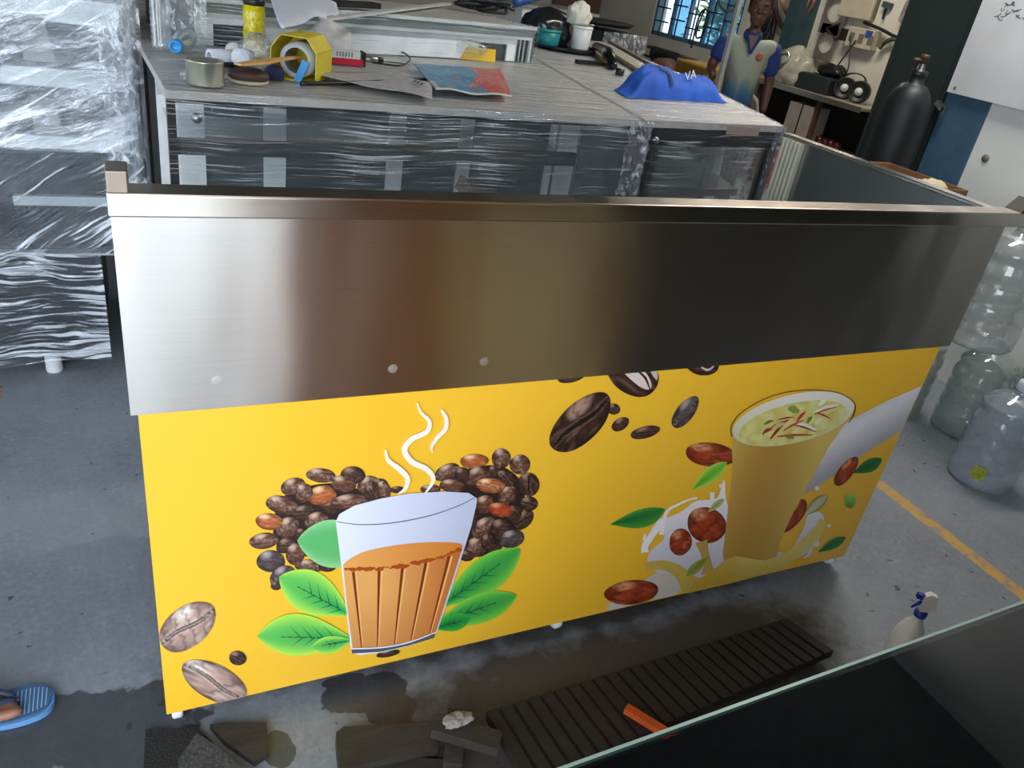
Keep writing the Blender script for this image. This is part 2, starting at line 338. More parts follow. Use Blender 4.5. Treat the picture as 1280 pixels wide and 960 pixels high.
# far bay wall with the window
WX = 6.6
wl = Px(812, 42, WX); wr = Px(905, 67, WX); wy0, wy1, wz0, wz1 = wr.y-.15, wl.y, (wl.z+wr.z)/2, 2.35
fw = MB()
fw.box((WX, 3.2, 0), (WX+.2, wy0, 3.6)).box((WX, wy1, 0), (WX+.2, 11.7, 3.6)).box((WX, wy0, 0), (WX+.2, wy1, wz0)).box((WX, wy0, wz1), (WX+.2, wy1, 3.6))
struct(fw.build('wall_right', CREAM))
struct(MB().box((4.0, 3.06, 0), (4.2, 3.2, 3.6)).box((4.2, 3.0, 0), (WX+.2, 3.2, 3.6)).build('wall_right', CREAM))
struct(MB().box((-3.7, 11.5, 0), (WX, 11.7, 3.6)).build('wall_back', CREAM))
struct(MB().box((-3.7, 4.6, 0), (-3.6, 11.5, 3.6)).box((-3.7, 1.7, 2.9), (-3.6, 4.6, 3.6)).box((-3.7, -.9, 0), (-3.6, 1.7, 3.6)).build('wall_left', CREAM))
struct(MB().box((.60, -1.0, 0), (1.56, -.9, 3.6)).box((-3.7, -1.0, 3.0), (.60, -.9, 3.6)).build('wall_front', mat('brown_board_wall', '#c28238', .6, noise_amt=.25, nscale=3, stretch=(3, 1, .3))))
struct(MB().box((1.56, -1.0, 0), (2.36, -.9, 3.6)).build('wall_front', mat('beige_board_wall', '#eeddb0', .6, noise_amt=.25, nscale=4, stretch=(4, 1, .2))))
struct(MB().box((2.36, -1.0, 0), (4.15, -.9, 3.6)).build('wall_front', mat('dark_wall_paint', '#3b3936', .8)))  # out of view, kept dark so the apron's right part reflects dark
struct(MB().box((-9, -9, .001), (.60, -1.0, .012)).build('floor', mat('pale_bounce_apron', '#d2d0c8', .7)))  # unseen ground, made pale so the steel's left part reflects bright
win = thing('window_1', '', '', (WX+.1, (wy0+wy1)/2, wz0)); del win['label']; del win['category']; win['kind'] = 'structure'
FR = mat('grey_blue_window_frame', '#4d6a78', .5)
w_ = MB(); t = .05
w_.box((WX+.02, wy0, wz0), (WX+.12, wy1, wz0+t)).box((WX+.02, wy0, wz1-t), (WX+.12, wy1, wz1)).box((WX+.02, wy0, wz0), (WX+.12, wy0+t, wz1)).box((WX+.02, wy1-t, wz0), (WX+.12, wy1, wz1)); w_.build('window_frame', FR, win)
ml = (wy1-wy0)/5
BLUEG = clear('pale_blue_glass', (.50, .80, 1.0), .25, .30, .1, (.38, .62, .8)); CLG = clear('window_glass', (.85, .92, .95), .15, .02, .04)
for i in range(5):
    MB().box((WX+.08, wy0+ml*i+.01, wz0+.03), (WX+.09, wy0+ml*(i+1)-.01, wz1-.03)).build('window_pane', CLG if i in (2, 4) else BLUEG, win)
    if i: MB().box((WX+.05, wy0+ml*i-.02, wz0), (WX+.1, wy0+ml*i+.02, wz1)).build('mullion', FR, win)
BAR = mat('dark_window_bar', '#26323a', .5)
for i in range(5):
    for k in range(1, 7): MB().box((WX+.015, wy0+ml*i+.02, wz0+k*.17+(i % 2)*.06), (WX+.03, wy0+ml*(i+1)-.02, wz0+k*.17+.018+(i % 2)*.06)).build('window_bar', BAR, win)
    MB().box((WX+.012, wy0+ml*(i+.5)-.008, wz0), (WX+.027, wy0+ml*(i+.5)+.008, wz1)).build('window_bar', BAR, win)
# shrubs outside the window
def foliage(c, dims, n, name, label):
    t = thing(name, label, 'shrub', (c[0], c[1], 0)); m = MB(); rnd = random.Random(5+n)
    for _ in range(n):
        u = V((rnd.gauss(0, .4), rnd.gauss(0, .4), rnd.gauss(0, .4))); p = V(c)+V((u.x*dims[0], u.y*dims[1], u.z*dims[2])); p.z = max(p.z, .15)
        a = V((rnd.uniform(-1, 1), rnd.uniform(-1, 1), rnd.uniform(-.6, .6))).normalized()*rnd.uniform(.05, .1); b = a.orthogonal().normalized()*.03
        m.add([p-a, p+b, p+a, p-b], [(0, 1, 2, 3)])
    m.build('foliage', mat('bright_green_leaf', '#7fae45', .5, noise_amt=.4, nscale=3), t, kind='stuff')
    MB().tube([(c[0], c[1], 0), (c[0]+.04, c[1], .7), (c[0], c[1]+.05, c[2])], [.04, .03, .01]).build('stem', mat('bark', '#5b4a38', .9), t)
foliage((7.9, wy0+ml*2.4, 1.9), (.5, .5, 1.0), 1500, 'garden_shrub', 'bright green shrub outside the barred window, nearer the worker')
foliage((7.9, wy1+.1, 1.8), (.5, .4, 1.0), 1200, 'garden_shrub', 'bright green shrub outside the left edge of the barred window')

# ================================================================== THE COUNTER
Y0 = 1.345
ctr = thing('serving_counter', 'stainless steel serving counter with yellow printed front panel', 'counter', (1.06, 1.8, 0))
MB().box((-.034, 1.334, .888), (2.172, 1.350, 1.266)).build('steel_apron', STEEL, ctr)
MB().box((-.037, 1.318, 1.262), (2.34, 1.334, 1.300), .003).build('front_trim', STEEL_TRIM, ctr)
MB().box((-.037, 1.3185, 1.294), (2.34, 1.375, 1.301), .002).build('top_rail', steel('warm_steel_top', '#a89a8c', .3, .5, .1), ctr)
pan = MB().box((-.022, Y0, .06), (2.148, Y0+.016, .90)).build('front_panel', mat('yellow_printed_vinyl', '#efbb31', .34, noise_amt=.02, nscale=2, coat=.25), ctr)
# left corner cap and left side return
MB().box((-.036, 1.316, 1.300), (-.004, 1.375, 1.336), .003).build('corner_cap', mat('warm_grey_steel', '#8f8479', .4, .85), ctr)
MB().box((-.018, 1.362, .09), (-.006, 2.1, .84)).build('side_panel', STEEL_SIDE, ctr)
MB().box((2.125, 1.375, .09), (2.145, 2.20, 1.292)).build('side_panel', STEEL_SIDE, ctr)
MB().box((2.118, 1.375, 1.288), (2.16, 2.21, 1.300), .003).build('side_rail', STEEL_TRIM, ctr)
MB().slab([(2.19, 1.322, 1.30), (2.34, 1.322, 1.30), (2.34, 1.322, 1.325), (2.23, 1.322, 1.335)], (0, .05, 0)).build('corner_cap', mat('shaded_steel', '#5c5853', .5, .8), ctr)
for k in range(5): MB().box((2.105, 2.095+k*.02, .88), (2.125, 2.108+k*.02, 1.288), .002).build('door_track', mat('pale_track', '#c9c9b4', .35, .3), ctr)
MB().box((.0, 1.37, .84), (2.12, 2.1, .87)).build('worktop', STEEL_SIDE, ctr)
MB().box((.0, 1.37, .12), (2.12, 2.08, .16)).build('bottom_shelf', STEEL_PLAIN, ctr)
for x in (.03, 2.08):
    for y in (1.38, 2.03): MB().box((x, y, .10), (x+.035, y+.035, .84)).build('leg', STEEL_PLAIN, ctr)
def caster(x, y, par):
    m = MB().lathe([(.001, 0), (.026, 0), (.03, .005), (.03, .02), (.026, .025), (.001, .025)], (x-.0125, y, .03), (1, 0, 0), 16)
    w = m.build('caster_wheel', mat('white_nylon', '#dfe2e4', .4), par)
    f = MB().box((x-.02, y-.02, .06), (x-.015, y+.02, .10)).box((x+.015, y-.02, .06), (x+.02, y+.02, .10)).box((x-.02, y-.02, .075), (x+.02, y+.02, .115)); f.build('caster_fork', STEEL_PLAIN, w); return w
for px_ in ((222, 893), (1028, 702), (690, 778)):
    p = Py(px_[0], px_[1], 1.40); caster(p.x, 1.39, ctr)
for x in (.05, 2.1): caster(x, 2.04, ctr)
for q in ((271, 476), (605, 452), (491, 461)):
    p = Py(*q, 1.334); MB().lathe([(.010, 0), (.008, .0001), (.003, .0002), (.0001, .00021)], (p.x, 1.334, p.z), (0, -1, 0), 16).build('weld_dimple', steel('ground_steel', '#d8d6d2', .45, 0, .0) if 'ground_steel' not in MATS else 'ground_steel', ctr)

# ------------------------------------------------------------------ flat print on the yellow panel
LAY = [0]
CNT = [0]
def pp(px, py, lay):
    lay = lay+CNT[0]*.0035; p = Py(px, py, Y0); return V((min(max(p.x, -.0219), 2.1479), Y0-.0006-.00022*lay, min(max(p.z, .0601), .899)))
def hexc(h): return srgb(h)
def flat(name, pts, col, lay, colf=None, label=None):
    """filled outline in panel plane; colf(px,py)->colour"""
    from mathutils.geometry import delaunay_2d_cdt
    CNT[0] += 1
    xs = [p[0] for p in pts]; ys = [p[1] for p in pts]; st = max(2.5, (max(xs)-min(xs)+max(ys)-min(ys))/26) if colf else 1e9
    def inside(x, y):
        c = False; j = len(pts)-1
        for i in range(len(pts)):
            if (ys[i] > y) != (ys[j] > y) and x < (xs[j]-xs[i])*(y-ys[i])/(ys[j]-ys[i])+xs[i]: c = not c
            j = i
        return c
    extra = []
    if colf:
        y = min(ys)+st/2
        while y < max(ys):
            x = min(xs)+st/2
            while x < max(xs):
                if inside(x, y): extra.append((x, y))
                x += st
            y += st
    n = len(pts)
    vs, _, fs, *_r = delaunay_2d_cdt([V((p[0], p[1])) for p in list(pts)+extra], [], [list(range(n))], 1, 1e-5)
    m = MB(); return m.add([pp(v.x, v.y, lay) for v in vs], [list(f)[::-1] for f in fs], [colf(v.x, v.y) if colf else hexc(col) for v in vs]).build(name, INK, pan, label, cols=True)
def spl(pts, n=6, closed=True):
    q = [V((a, b, 0)) for a, b in pts]; out = []; N = len(q)
    for i in range(N if closed else N-1):
        if closed: p0, p1, p2, p3 = q[i-1], q[i], q[(i+1) % N], q[(i+2) % N]
        else: p0, p1, p2, p3 = q[max(i-1, 0)], q[i], q[i+1], q[min(i+2, N-1)]
        for k in range(n):
            t = k/n; v = .5*((2*p1)+(p2-p0)*t+(2*p0-5*p1+4*p2-p3)*t*t+(3*p1-p0-3*p2+p3)*t**3); out.append((v.x, v.y))
    if not closed: out.append(pts[-1])
    return out
def stroke(name, pts, w, col, lay, n=6, colf=None):
    """w: list of half-widths along pts"""
    CNT[0] += 1; c = spl(pts, n, False); N = len(c); m = MB(); vs = []; cs = []
    for i, (x, y) in enumerate(c):
        a = c[max(i-1, 0)]; b = c[min(i+1, N-1)]; dx, dy = b[0]-a[0], b[1]-a[1]; l = math.hypot(dx, dy) or 1
        t = i/(N-1)*(len(w)-1); k = min(int(t), len(w)-2); ww = w[k]+(w[k+1]-w[k])*(t-k)
        for s in (-1, 1): vs.append(pp(x-dy/l*ww*s, y+dx/l*ww*s, lay)); cs.append(colf(x, y) if colf else hexc(col))
    fs = [(2*i, 2*i+1, 2*i+3, 2*i+2) for i in range(N-1)]
    return m.add(vs, fs, cs).build(name, INK, pan, cols=True)
BR = {'mid': ('#150906', '#5c3525', '#d8b7a2'), 'dark': ('#100806', '#3f261e', '#a58472'), 'orange': ('#4a1d0c', '#a85a2c', '#ffd2a0'), 'pale': ('#3a2622', '#b99a8c', '#efe0d6'), 'red': ('#4a1208', '#a8401c', '#e8a070'), 'grey': ('#1c1516', '#4a3a3a', '#b5a8a8')}
def bean(cx, cy, a, b, ang, kind='mid', crease=True, lay=3, nr=9, ns=30, stripes=0, name='printed_coffee_bean', cpos=0.0, lite=1.0):
    CNT[0] += 1; dk, md, hi = [hexc(x) for x in BR[kind]]; ca, sa = math.cos(math.radians(ang)), math.sin(math.radians(ang)); sd = V((cx, cy, 1))*.13
    m = MB(); vs = []; cs = []
    lx, ly = -.35*ca-.75*sa, .35*sa-.75*ca
    for r in range(nr+1):
        for k in range(ns):
            rr = (r/nr); th = 2*PI*k/ns; u, v = rr*math.cos(th), rr*math.sin(th)
            x, y = a*u*(1+.03*math.sin(3*th+cx)), b*v; px_, py_ = cx+x*ca-y*sa, cy+x*sa+y*ca
            sh = 1-rr**2.6*.75; hl = max(0, 1-((u-lx)**2*.8+(v-ly*.8)**2)*4.5)**1.4*1.5
            nn = noise.noise(V((u*2.5, v*5, 0))+sd)
            c = mixc(dk, md, sh+.3*nn); c = mixc(c, hi, hl*.55*lite+max(0, nn)*.35)
            if stripes: c = mixc(c, dk, max(0, math.sin(u*stripes+v*2+nn*3))**3*.6)
            if crease:
                cv = v-cpos-.16*math.sin(u*PI*.9); w = .13*(1-abs(u)**2*.6)
                if abs(cv) < w: c = mixc(mixc(dk, hi, .35) if abs(cv) < w*.3 and kind != 'dark' else dk, c, (abs(cv)/w)**2*.5)
                elif abs(cv) < w*2: c = mixc(c, hi, .30*(1-(abs(cv)-w)/w))
            vs.append(pp(px_, py_, lay)); cs.append(c)
    fs = [(r*ns+k, r*ns+(k+1) % ns, (r+1)*ns+(k+1) % ns, (r+1)*ns+k) for r in range(nr) for k in range(ns)]
    return m.add(vs, fs, cs).build(name, INK, pan, cols=True)
def leaf(tip, base, wu, wd, lay, edge='#b6e04a', mid='#1fb04f', deep='#0a8a3e', veins=4, name='printed_leaf', bow=0):
    (tx, ty), (bx, by) = tip, base; dx, dy = bx-tx, by-ty; l = math.hypot(dx, dy); nx, ny = -dy/l, dx/l; m = MB(); nu, nv = 26, 14; vs = []; cs = []
    e, mi, de = hexc(edge), hexc(mid), hexc(deep)
    for i in range(nu+1):
        for j in range(nv+1):
            u = i/nu; s = 2*j/nv-1; prof = math.sin(PI*min(1, u**.78))**1.0 if 0 < u < 1 else 0
            w = (wd if s > 0 else wu)*prof*s; off = bow*math.sin(PI*u)
            vs.append(pp(tx+dx*u+nx*(w+off), ty+dy*u+ny*(w+off), lay))
            c = mixc(mi, de, max(0, 1-abs(s)*1.5)*min(1, .35+u)); c = mixc(c, e, abs(s)**2.2*.95+(1-u)*.25*(1-abs(s))); cs.append(c)
    fs = [(i*(nv+1)+j, (i+1)*(nv+1)+j, (i+1)*(nv+1)+j+1, i*(nv+1)+j+1) for i in range(nu) for j in range(nv)]
    m.add(vs, fs, cs).build(name, INK, pan, cols=True)
    if veins:
        f = lambda u, s: (tx+dx*u+nx*(bow*math.sin(PI*u)+s), ty+dy*u+ny*(bow*math.sin(PI*u)+s))
        q = MB(); 
        def vn(a, b, w):
            ddx, ddy = b[0]-a[0], b[1]-a[1]; L_ = math.hypot(ddx, ddy) or 1; ox, oy = -ddy/L_*w, ddx/L_*w
            q.add([pp(a[0]-ox, a[1]-oy, lay+1), pp(a[0]+ox, a[1]+oy, lay+1), pp(b[0], b[1], lay+1)], [(0, 1, 2)], [hexc('#0c5a35')]*3)
        for k in range(8): vn(f(.25+k*.075, 0), f(.25+(k+1)*.075+.02, 0), .8)
        for k in range(veins):
            u = .45+k*.12; vn(f(u, 0), f(u-.13, -wu*.55), .7); vn(f(u+.03, 0), f(u-.10, wd*.55), .7)
        q.build('printed_leaf_vein', INK, pan, cols=True)
def zc(X, Y): return (300+X/2.6675, 480+Y/2.6675)
HB = '''270,304,50,24,5,mid,1 175,340,42,27,-20,mid,1 375,303,42,30,0,dark,0 345,332,42,28,10,mid,0 213,362,28,32,20,mid,1 300,410,30,20,0,dark,0 140,402,56,30,12,mid,1
210,425,38,22,-15,dark,1 255,455,42,30,-20,mid,1 205,497,22,18,0,dark,0 158,478,42,33,-38,mid,1 80,522,50,27,-8,mid,1 97,458,46,28,5,orange,0 153,537,34,25,-20,dark,1 185,565,32,38,20,mid,0
103,590,48,37,0,grey,0 140,640,46,32,-35,grey,1 235,605,52,22,0,mid,1 290,607,30,18,0,dark,0 120,672,18,14,0,dark,0 365,392,62,26,-5,mid,1 425,335,38,28,-30,mid,1 440,362,26,28,40,dark,1 465,330,26,16,0,dark,0 478,352,32,24,70,mid,1 525,352,26,12,0,dark,1
273,370,48,33,-10,orange,0 320,590,30,20,0,dark,0
635,350,34,16,0,mid,0 740,300,26,24,0,dark,0 845,292,18,22,0,dark,0 690,293,46,26,-25,mid,1 780,256,48,24,-3,orange,0 790,305,44,30,-28,mid,0 870,247,34,32,-80,mid,1 933,268,33,35,70,mid,1 885,315,34,24,35,dark,1 708,338,44,22,5,mid,0
962,333,40,36,70,dark,1 835,337,50,25,5,orange,1 890,370,38,28,-65,mid,1 963,398,30,25,0,dark,1 815,400,34,30,-30,mid,0 912,430,26,28,0,dark,0 868,418,42,24,8,red,0 945,452,40,26,-45,dark,1 812,478,48,30,-35,mid,1 870,482,36,34,0,dark,0
905,515,44,30,-15,grey,0 825,525,24,28,0,dark,0 785,543,42,32,-35,mid,1 845,548,26,16,0,dark,0 755,572,26,18,0,dark,1 770,450,22,30,0,dark,0 740,520,24,30,0,dark,0'''
for i, s_ in enumerate(HB.split()):
    X, Y_, a, b, g, k, c = s_.split(','); p = zc(float(X), float(Y_)); bean(p[0], p[1], float(a)/2.6675, float(b)/2.6675, float(g), k, c == '1', 2+i % 5, 7, 22)
# white gaps behind the heart of beans
flat('printed_white_gap', spl([zc(*q) for q in ((150, 370), (300, 330), (420, 360), (480, 400), (320, 560), (150, 560), (110, 480))]), '#2a1a16', 1)
flat('printed_white_gap', spl([zc(*q) for q in ((700, 310), (850, 270), (940, 330), (940, 440), (880, 540), (760, 570), (700, 420))]), '#2a1a16', 1)
leaf(zc(190, 520), zc(480, 545), 30, 30, 8, '#8fd08a', '#3fa05a', '#4fb060', 0)
L_ = '#b9e34c'
leaf(zc(130, 640), zc(372, 770), 55/2.67*1.35, 45/2.67*1.5, 9, L_, '#22b558', '#0c9a4c')
leaf(zc(57, 838), zc(375, 845), 78/2.67, 62/2.67, 11, L_, '#1fb356', '#0b9448')
leaf(zc(238, 874), zc(375, 850), 26/2.67, 34/2.67, 13, L_, '#1fb356', '#0b9448', 2)
leaf(zc(934, 547), zc(660, 745), 62/2.67, 55/2.67, 9, '#7fce3e', '#169a45', '#0b7e3a')
leaf(zc(922, 702), zc(640, 800), 50/2.67, 46/2.67, 11, '#7fce3e', '#169a45', '#0b7e3a')
leaf(zc(768, 778), zc(640, 812), 28/2.67, 30/2.67, 13, '#3fae35', '#128a3c', '#0a6f33', 2)
# the tea glass
def gl_(x, y): return hexc('#cfd3e6') if x < 560 else hexc('#c4c8dd')
flat('printed_tea_glass', [zc(*q) for q in ((318, 455), (330, 430), (380, 402), (470, 378), (560, 362), (680, 355), (760, 360), (788, 378), (786, 400), (770, 470), (700, 690), (655, 825), (640, 840), (570, 868), (480, 890), (400, 900), (370, 893), (352, 740), (335, 590))], '', 15,
     lambda x, y: mixc(hexc('#dde1f0'), hexc('#bcc2da'), (x-420)/170))
stroke('printed_rim_line', [zc(*q) for q in ((321, 455), (400, 465), (500, 460), (620, 438), (720, 405), (786, 372))], [.4, .5, .6, .6, .5, .4], '#555a6e', 17)
def tea(x, y):
    t = (x-428)/(575-428); c = mixc(hexc('#e0a25a'), hexc('#b5561a'), max(0, t-.35)*1.3); return mixc(c, hexc('#9a4414'), max(0, (y-745)/90)*.5)
flat('printed_tea', [zc(*q) for q in ((342, 598), (380, 612), (460, 612), (560, 598), (650, 578), (738, 548), (652, 822), (560, 855), (470, 872), (374, 876), (356, 740))], '', 17, tea)
flat('printed_tea_surface', spl([zc(*q) for q in ((343, 600), (400, 560), (500, 536), (620, 524), (720, 526), (739, 542), (700, 566), (600, 590), (500, 606), (400, 614))]), '', 18, lambda x, y: mixc(hexc('#e3a153'), hexc('#cf7b2b'), (x-430)/150))
for a, b in (((376, 622), (404, 876)), ((462, 616), (456, 872)), ((540, 606), (513, 862)), ((618, 590), (568, 848)), ((695, 570), (630, 826))):
    p, q = zc(*a), zc(*b); stroke('printed_flute', [p, ((p[0]+q[0])/2, (p[1]+q[1])/2), q], [1.9, 1.2, .5], '#7a3208', 19)
    stroke('printed_flute_highlight', [(p[0]+3.4, p[1]), ((p[0]+q[0])/2+2.6, (p[1]+q[1])/2), (q[0]+1.6, q[1])], [1.2, .9, .4], '#f0b56f', 19)
flat('printed_glass_foot', [zc(*q) for q in ((368, 876), (470, 872), (560, 855), (650, 822), (645, 842), (560, 868), (470, 888), (372, 894))], '#4e555d', 19)
stroke('printed_foot_line', [zc(*q) for q in ((368, 878), (470, 874), (560, 857), (652, 823))], [.7, .8, .8, .6], '#e6e8ee', 20)
bean(*zc(492, 896), 15, 4, -10, 'dark', False, 14, 4, 16)
rb = random.Random(3)
for k in range(34):
    t = k/33; X = 352+t*375; Y_ = 612+8*math.sin(t*3)-62*t**1.7; r = rb.choice((5, 7, 9, 12)); p = zc(X, Y_+rb.uniform(-4, 4))
    flat('printed_bubble', [(p[0]+r/2.67*math.cos(a*PI/4), p[1]+r/2.67*.6*math.sin(a*PI/4)) for a in range(8)], '#a5480f', 20+k % 2)
WS = '#efe9d9'
stroke('printed_steam', [zc(*q) for q in ((483, 215), (492, 250), (530, 280), (556, 310), (548, 345), (524, 362))], [1, 2.6, 3.4, 3.2, 2.4, .6], WS, 21)
stroke('printed_steam', [zc(*q) for q in ((588, 58), (600, 90), (628, 120), (620, 155), (570, 180), (546, 215), (570, 255), (620, 280), (642, 315), (615, 360))], [.6, 1.6, 2.6, 3, 3.4, 3.6, 3.6, 3.4, 2.8, .8], WS, 21)
stroke('printed_steam', [zc(*q) for q in ((668, 82), (684, 110), (682, 145), (655, 175), (636, 205), (640, 225))], [1.5, 2.6, 2.8, 2.6, 1.8, .5], WS, 21)
# large beans
bean(234, 783, 40, 25, -38, 'pale', True, 5, 16, 60, 15)
bean(268, 852, 44, 22, 27, 'pale', True, 5, 16, 60, 5)
bean(297, 822, 11, 9, 10, 'dark', True, 5, 8, 24)
bean(725, 528, 48, 24, -44, 'dark', True, 5, 18, 72, 16, lite=1.6)
for q in ((767, 511, 8, 7, 0), (775, 530, 12, 7.5, -32), (806, 540, 19, 7.5, -14)): bean(*q, 'dark', q[4] != -32, 4, 7, 24)
bean(856, 515, 24, 11, -52, 'grey', True, 4, 9, 30)
bean(716, 468, 20, 9, -18, 'dark', False, 4, 8, 28)
bean(790, 466, 36, 26, 35, 'dark', False, 4, 14, 50); flat('printed_bean_highlight', spl([(778, 462), (800, 460), (812, 474), (812, 486), (798, 482)]), '#d9c9c0', 6); stroke('printed_bean_crease', [(794, 461), (806, 472), (812, 487)], [.8, 1.6, .6], '#3a1a10', 7); flat('printed_bean_highlight', spl([(812, 461), (820, 462), (821, 474), (816, 470)]), '#c7b4aa', 6)
bean(878, 455, 21, 14, 5, 'dark', False, 4, 10, 36); stroke('printed_bean_crease', [(874, 457), (884, 462), (893, 456)], [.8, 1.5, .6], '#c9bab2', 6)
# milk ribbon
flat('printed_milk_ribbon', [(1152, 482), (1110, 500), (1060, 526), (1040, 545), (1020, 580), (1003, 614), (1001, 620), (1030, 602), (1075, 570), (1127, 537), (1140, 508)], '', 3, lambda x, y: mixc(hexc('#e6e6ea'), hexc('#a9abb4'), abs((y-(482+(1152-x)*.62))/38)))
flat('printed_milk_splash', spl([(896, 622), (905, 600), (914, 640), (975, 690), (1000, 668), (1012, 640), (1030, 648), (1010, 690), (930, 715), (845, 722), (812, 708), (812, 690), (830, 672), (826, 652), (850, 640), (870, 626)]), '', 3, lambda x, y: mixc(hexc('#f1f1f6'), hexc('#c8c8d6'), (y-620)/90))
flat('printed_milk_splash', spl([(800, 728), (822, 716), (850, 722), (845, 742), (800, 752), (765, 762), (760, 756)]), '#c9c4bc', 3)
stroke('printed_milk_splash', [(826, 668), (833, 640), (848, 630), (862, 624), (871, 622)], [3, 2, 1.4, 1, 1.2], '#eef0f6', 4)
stroke('printed_milk_splash', [(806, 690), (806, 682), (812, 672), (826, 652), (828, 648)], [5, 4, 4, 4.5, 3], '#eef0f6', 4)
stroke('printed_milk_splash', [(807, 667), (805, 673), (808, 680)], [.8, 1.8, .8], '#eef0f6', 4)
stroke('printed_milk_splash', [(890, 615), (890, 624), (891, 630)], [3, 2.2, 1.2], '#eef0f6', 4)
for q in ((901, 607, 2.6), (1021, 610, 3), (1036, 657, 2.4), (1020, 679, 4), (1024, 645, 1.8)): flat('printed_milk_drop', [(q[0]+q[2]*math.cos(a*PI/5), q[1]+q[2]*math.sin(a*PI/5)) for a in range(10)], '#e8e9f0', 5)
for q in (((1013, 684), (1011, 692), (1004, 697)), ((1005, 680), (998, 690), (988, 700))): stroke('printed_milk_splash', q, [2.4, 2, .6], '#dcdfe8', 9)
# almonds, leaves, pistachios
def almond(cx, cy, a, b, ang, lay, tone=0): return bean(cx, cy, a, b, ang, 'red', False, lay, 12, 40, 7, 'printed_almond', lite=1.2)
almond(888, 568, 32, 15, 6, 2)
leaf((908, 577), (864, 612), 9, 9, 6, '#b4e75a', '#6cbf2e', '#4fa422', 0, 'printed_pistachio')
leaf((831, 636), (762, 655), 15, 8, 5, '#4f9f3c', '#177a33', '#0e5c28', 0)
almond(883, 656, 25, 22, 25, 4); almond(850, 677, 14, 17, 10, 6); almond(990, 645, 26, 11, -50, 4); almond(960, 690, 12, 12, 0, 5)
leaf((905, 623), (884, 640), 4, 5, 7, '#d9d7a6', '#9fae62', '#8d9c52', 0, 'printed_pistachio')
leaf((1034, 618), (1004, 645), 7, 7, 6, '#5d7f2c', '#cfc9a4', '#d9d3b2', 0, 'printed_pistachio')
leaf((1102, 573), (1066, 591), 9, 7, 4, '#2f8a3b', '#176a32', '#0f5428', 0)
almond(1057, 589, 22, 9, -52, 5)
bean(1062, 625, 7, 8, 0, 'mid', False, 4, 6, 20, name='printed_pea') if 0 else flat('printed_pea', spl([(1056, 620), (1061, 616), (1068, 619), (1069, 628), (1063, 635), (1056, 631)]), '', 4, lambda x, y: mixc(hexc('#a5d866'), hexc('#4f9a26'), (y-616)/18))
leaf((1057, 671), (1022, 690), 6, 6, 5, '#3d9a44', '#177a35', '#0e5c28', 0)
# the milk glass
def lassi(x, y): t = abs(x-960+(y-560)*.25)/60; return mixc(hexc('#b98f3c'), hexc('#d8bd62'), min(1, t)**2)
flat('printed_milk_glass', [(914, 535), (940, 528), (990, 518), (1040, 508), (1067, 508), (1055, 530), (1034, 560), (1021, 585), (991, 640), (974, 676), (968, 712), (940, 712), (905, 710), (903, 690), (909, 640), (915, 590)], '', 8, lassi)
flat('printed_glass_rim', [(991+78*math.cos(a*PI/20)*math.cos(-.24)-30*math.sin(a*PI/20)*math.sin(-.24), 523+78*math.cos(a*PI/20)*math.sin(-.24)+30*math.sin(a*PI/20)*math.cos(-.24)) for a in range(40)], '', 9, lambda x, y: mixc(hexc('#eceade'), hexc('#cfcfa6'), (y-495)/60))
flat('printed_drink_surface', [(990+69*math.cos(a*PI/20)*math.cos(-.24)-24*math.sin(a*PI/20)*math.sin(-.24), 528+69*math.cos(a*PI/20)*math.sin(-.24)+24*math.sin(a*PI/20)*math.cos(-.24)) for a in range(40)], '', 10,
     lambda x, y: mixc(hexc('#e3e39a'), hexc('#cdbb52'), noise.noise(V((x*.09, y*.12, 3)))*1.3+.4))
stroke('printed_rim_line', [(914, 545), (914, 530), (930, 512), (965, 494), (1005, 487), (1045, 490), (1066, 502), (1067, 515), (1060, 528)], [.8, .6, .5, .5, .5, .5, .6, .9, .5], '#4f4a2a', 11)
for a, b, w, c in (((955, 540), (985, 524), 2.4, '#c23a1c'), ((962, 548), (978, 530), 2, '#a82c16'), ((990, 528), (1019, 537), 3, '#f0eee2'), ((990, 530), (1019, 539), 1.2, '#8f2a1a'), ((972, 524), (992, 521), 1.2, '#a8321c'), ((995, 526), (1006, 514), 2, '#c8381a'), ((1016, 515), (1047, 505), 2.6, '#efe9dc'), ((1017, 517), (1045, 508), 1, '#a62f1c'), ((1018, 515), (1038, 523), 1.1, '#a62418'), ((970, 545), (1015, 543), 1.6, '#b8502a'), ((964, 536), (980, 528), 3, '#c3c489'), ((984, 510), (998, 514), 5, '#8fa044'), ((1008, 528), (1014, 520), 2.6, '#7d8a3c'), ((954, 530), (966, 525), 2, '#7d7a33'), ((982, 546), (992, 547), 2.5, '#8d8a3c'), ((1022, 506), (1032, 500), 3, '#f2f2d8'), ((1018, 530), (1026, 522), 3, '#e9e6c0'), ((952, 543), (960, 534), 1.5, '#93422a'), ((978, 538), (1004, 524), 1.4, '#cf4a22')):
    stroke('printed_garnish', [a, ((a[0]+b[0])/2, (a[1]+b[1])/2-1), b], [w*.4, w, w*.3], c, 12)
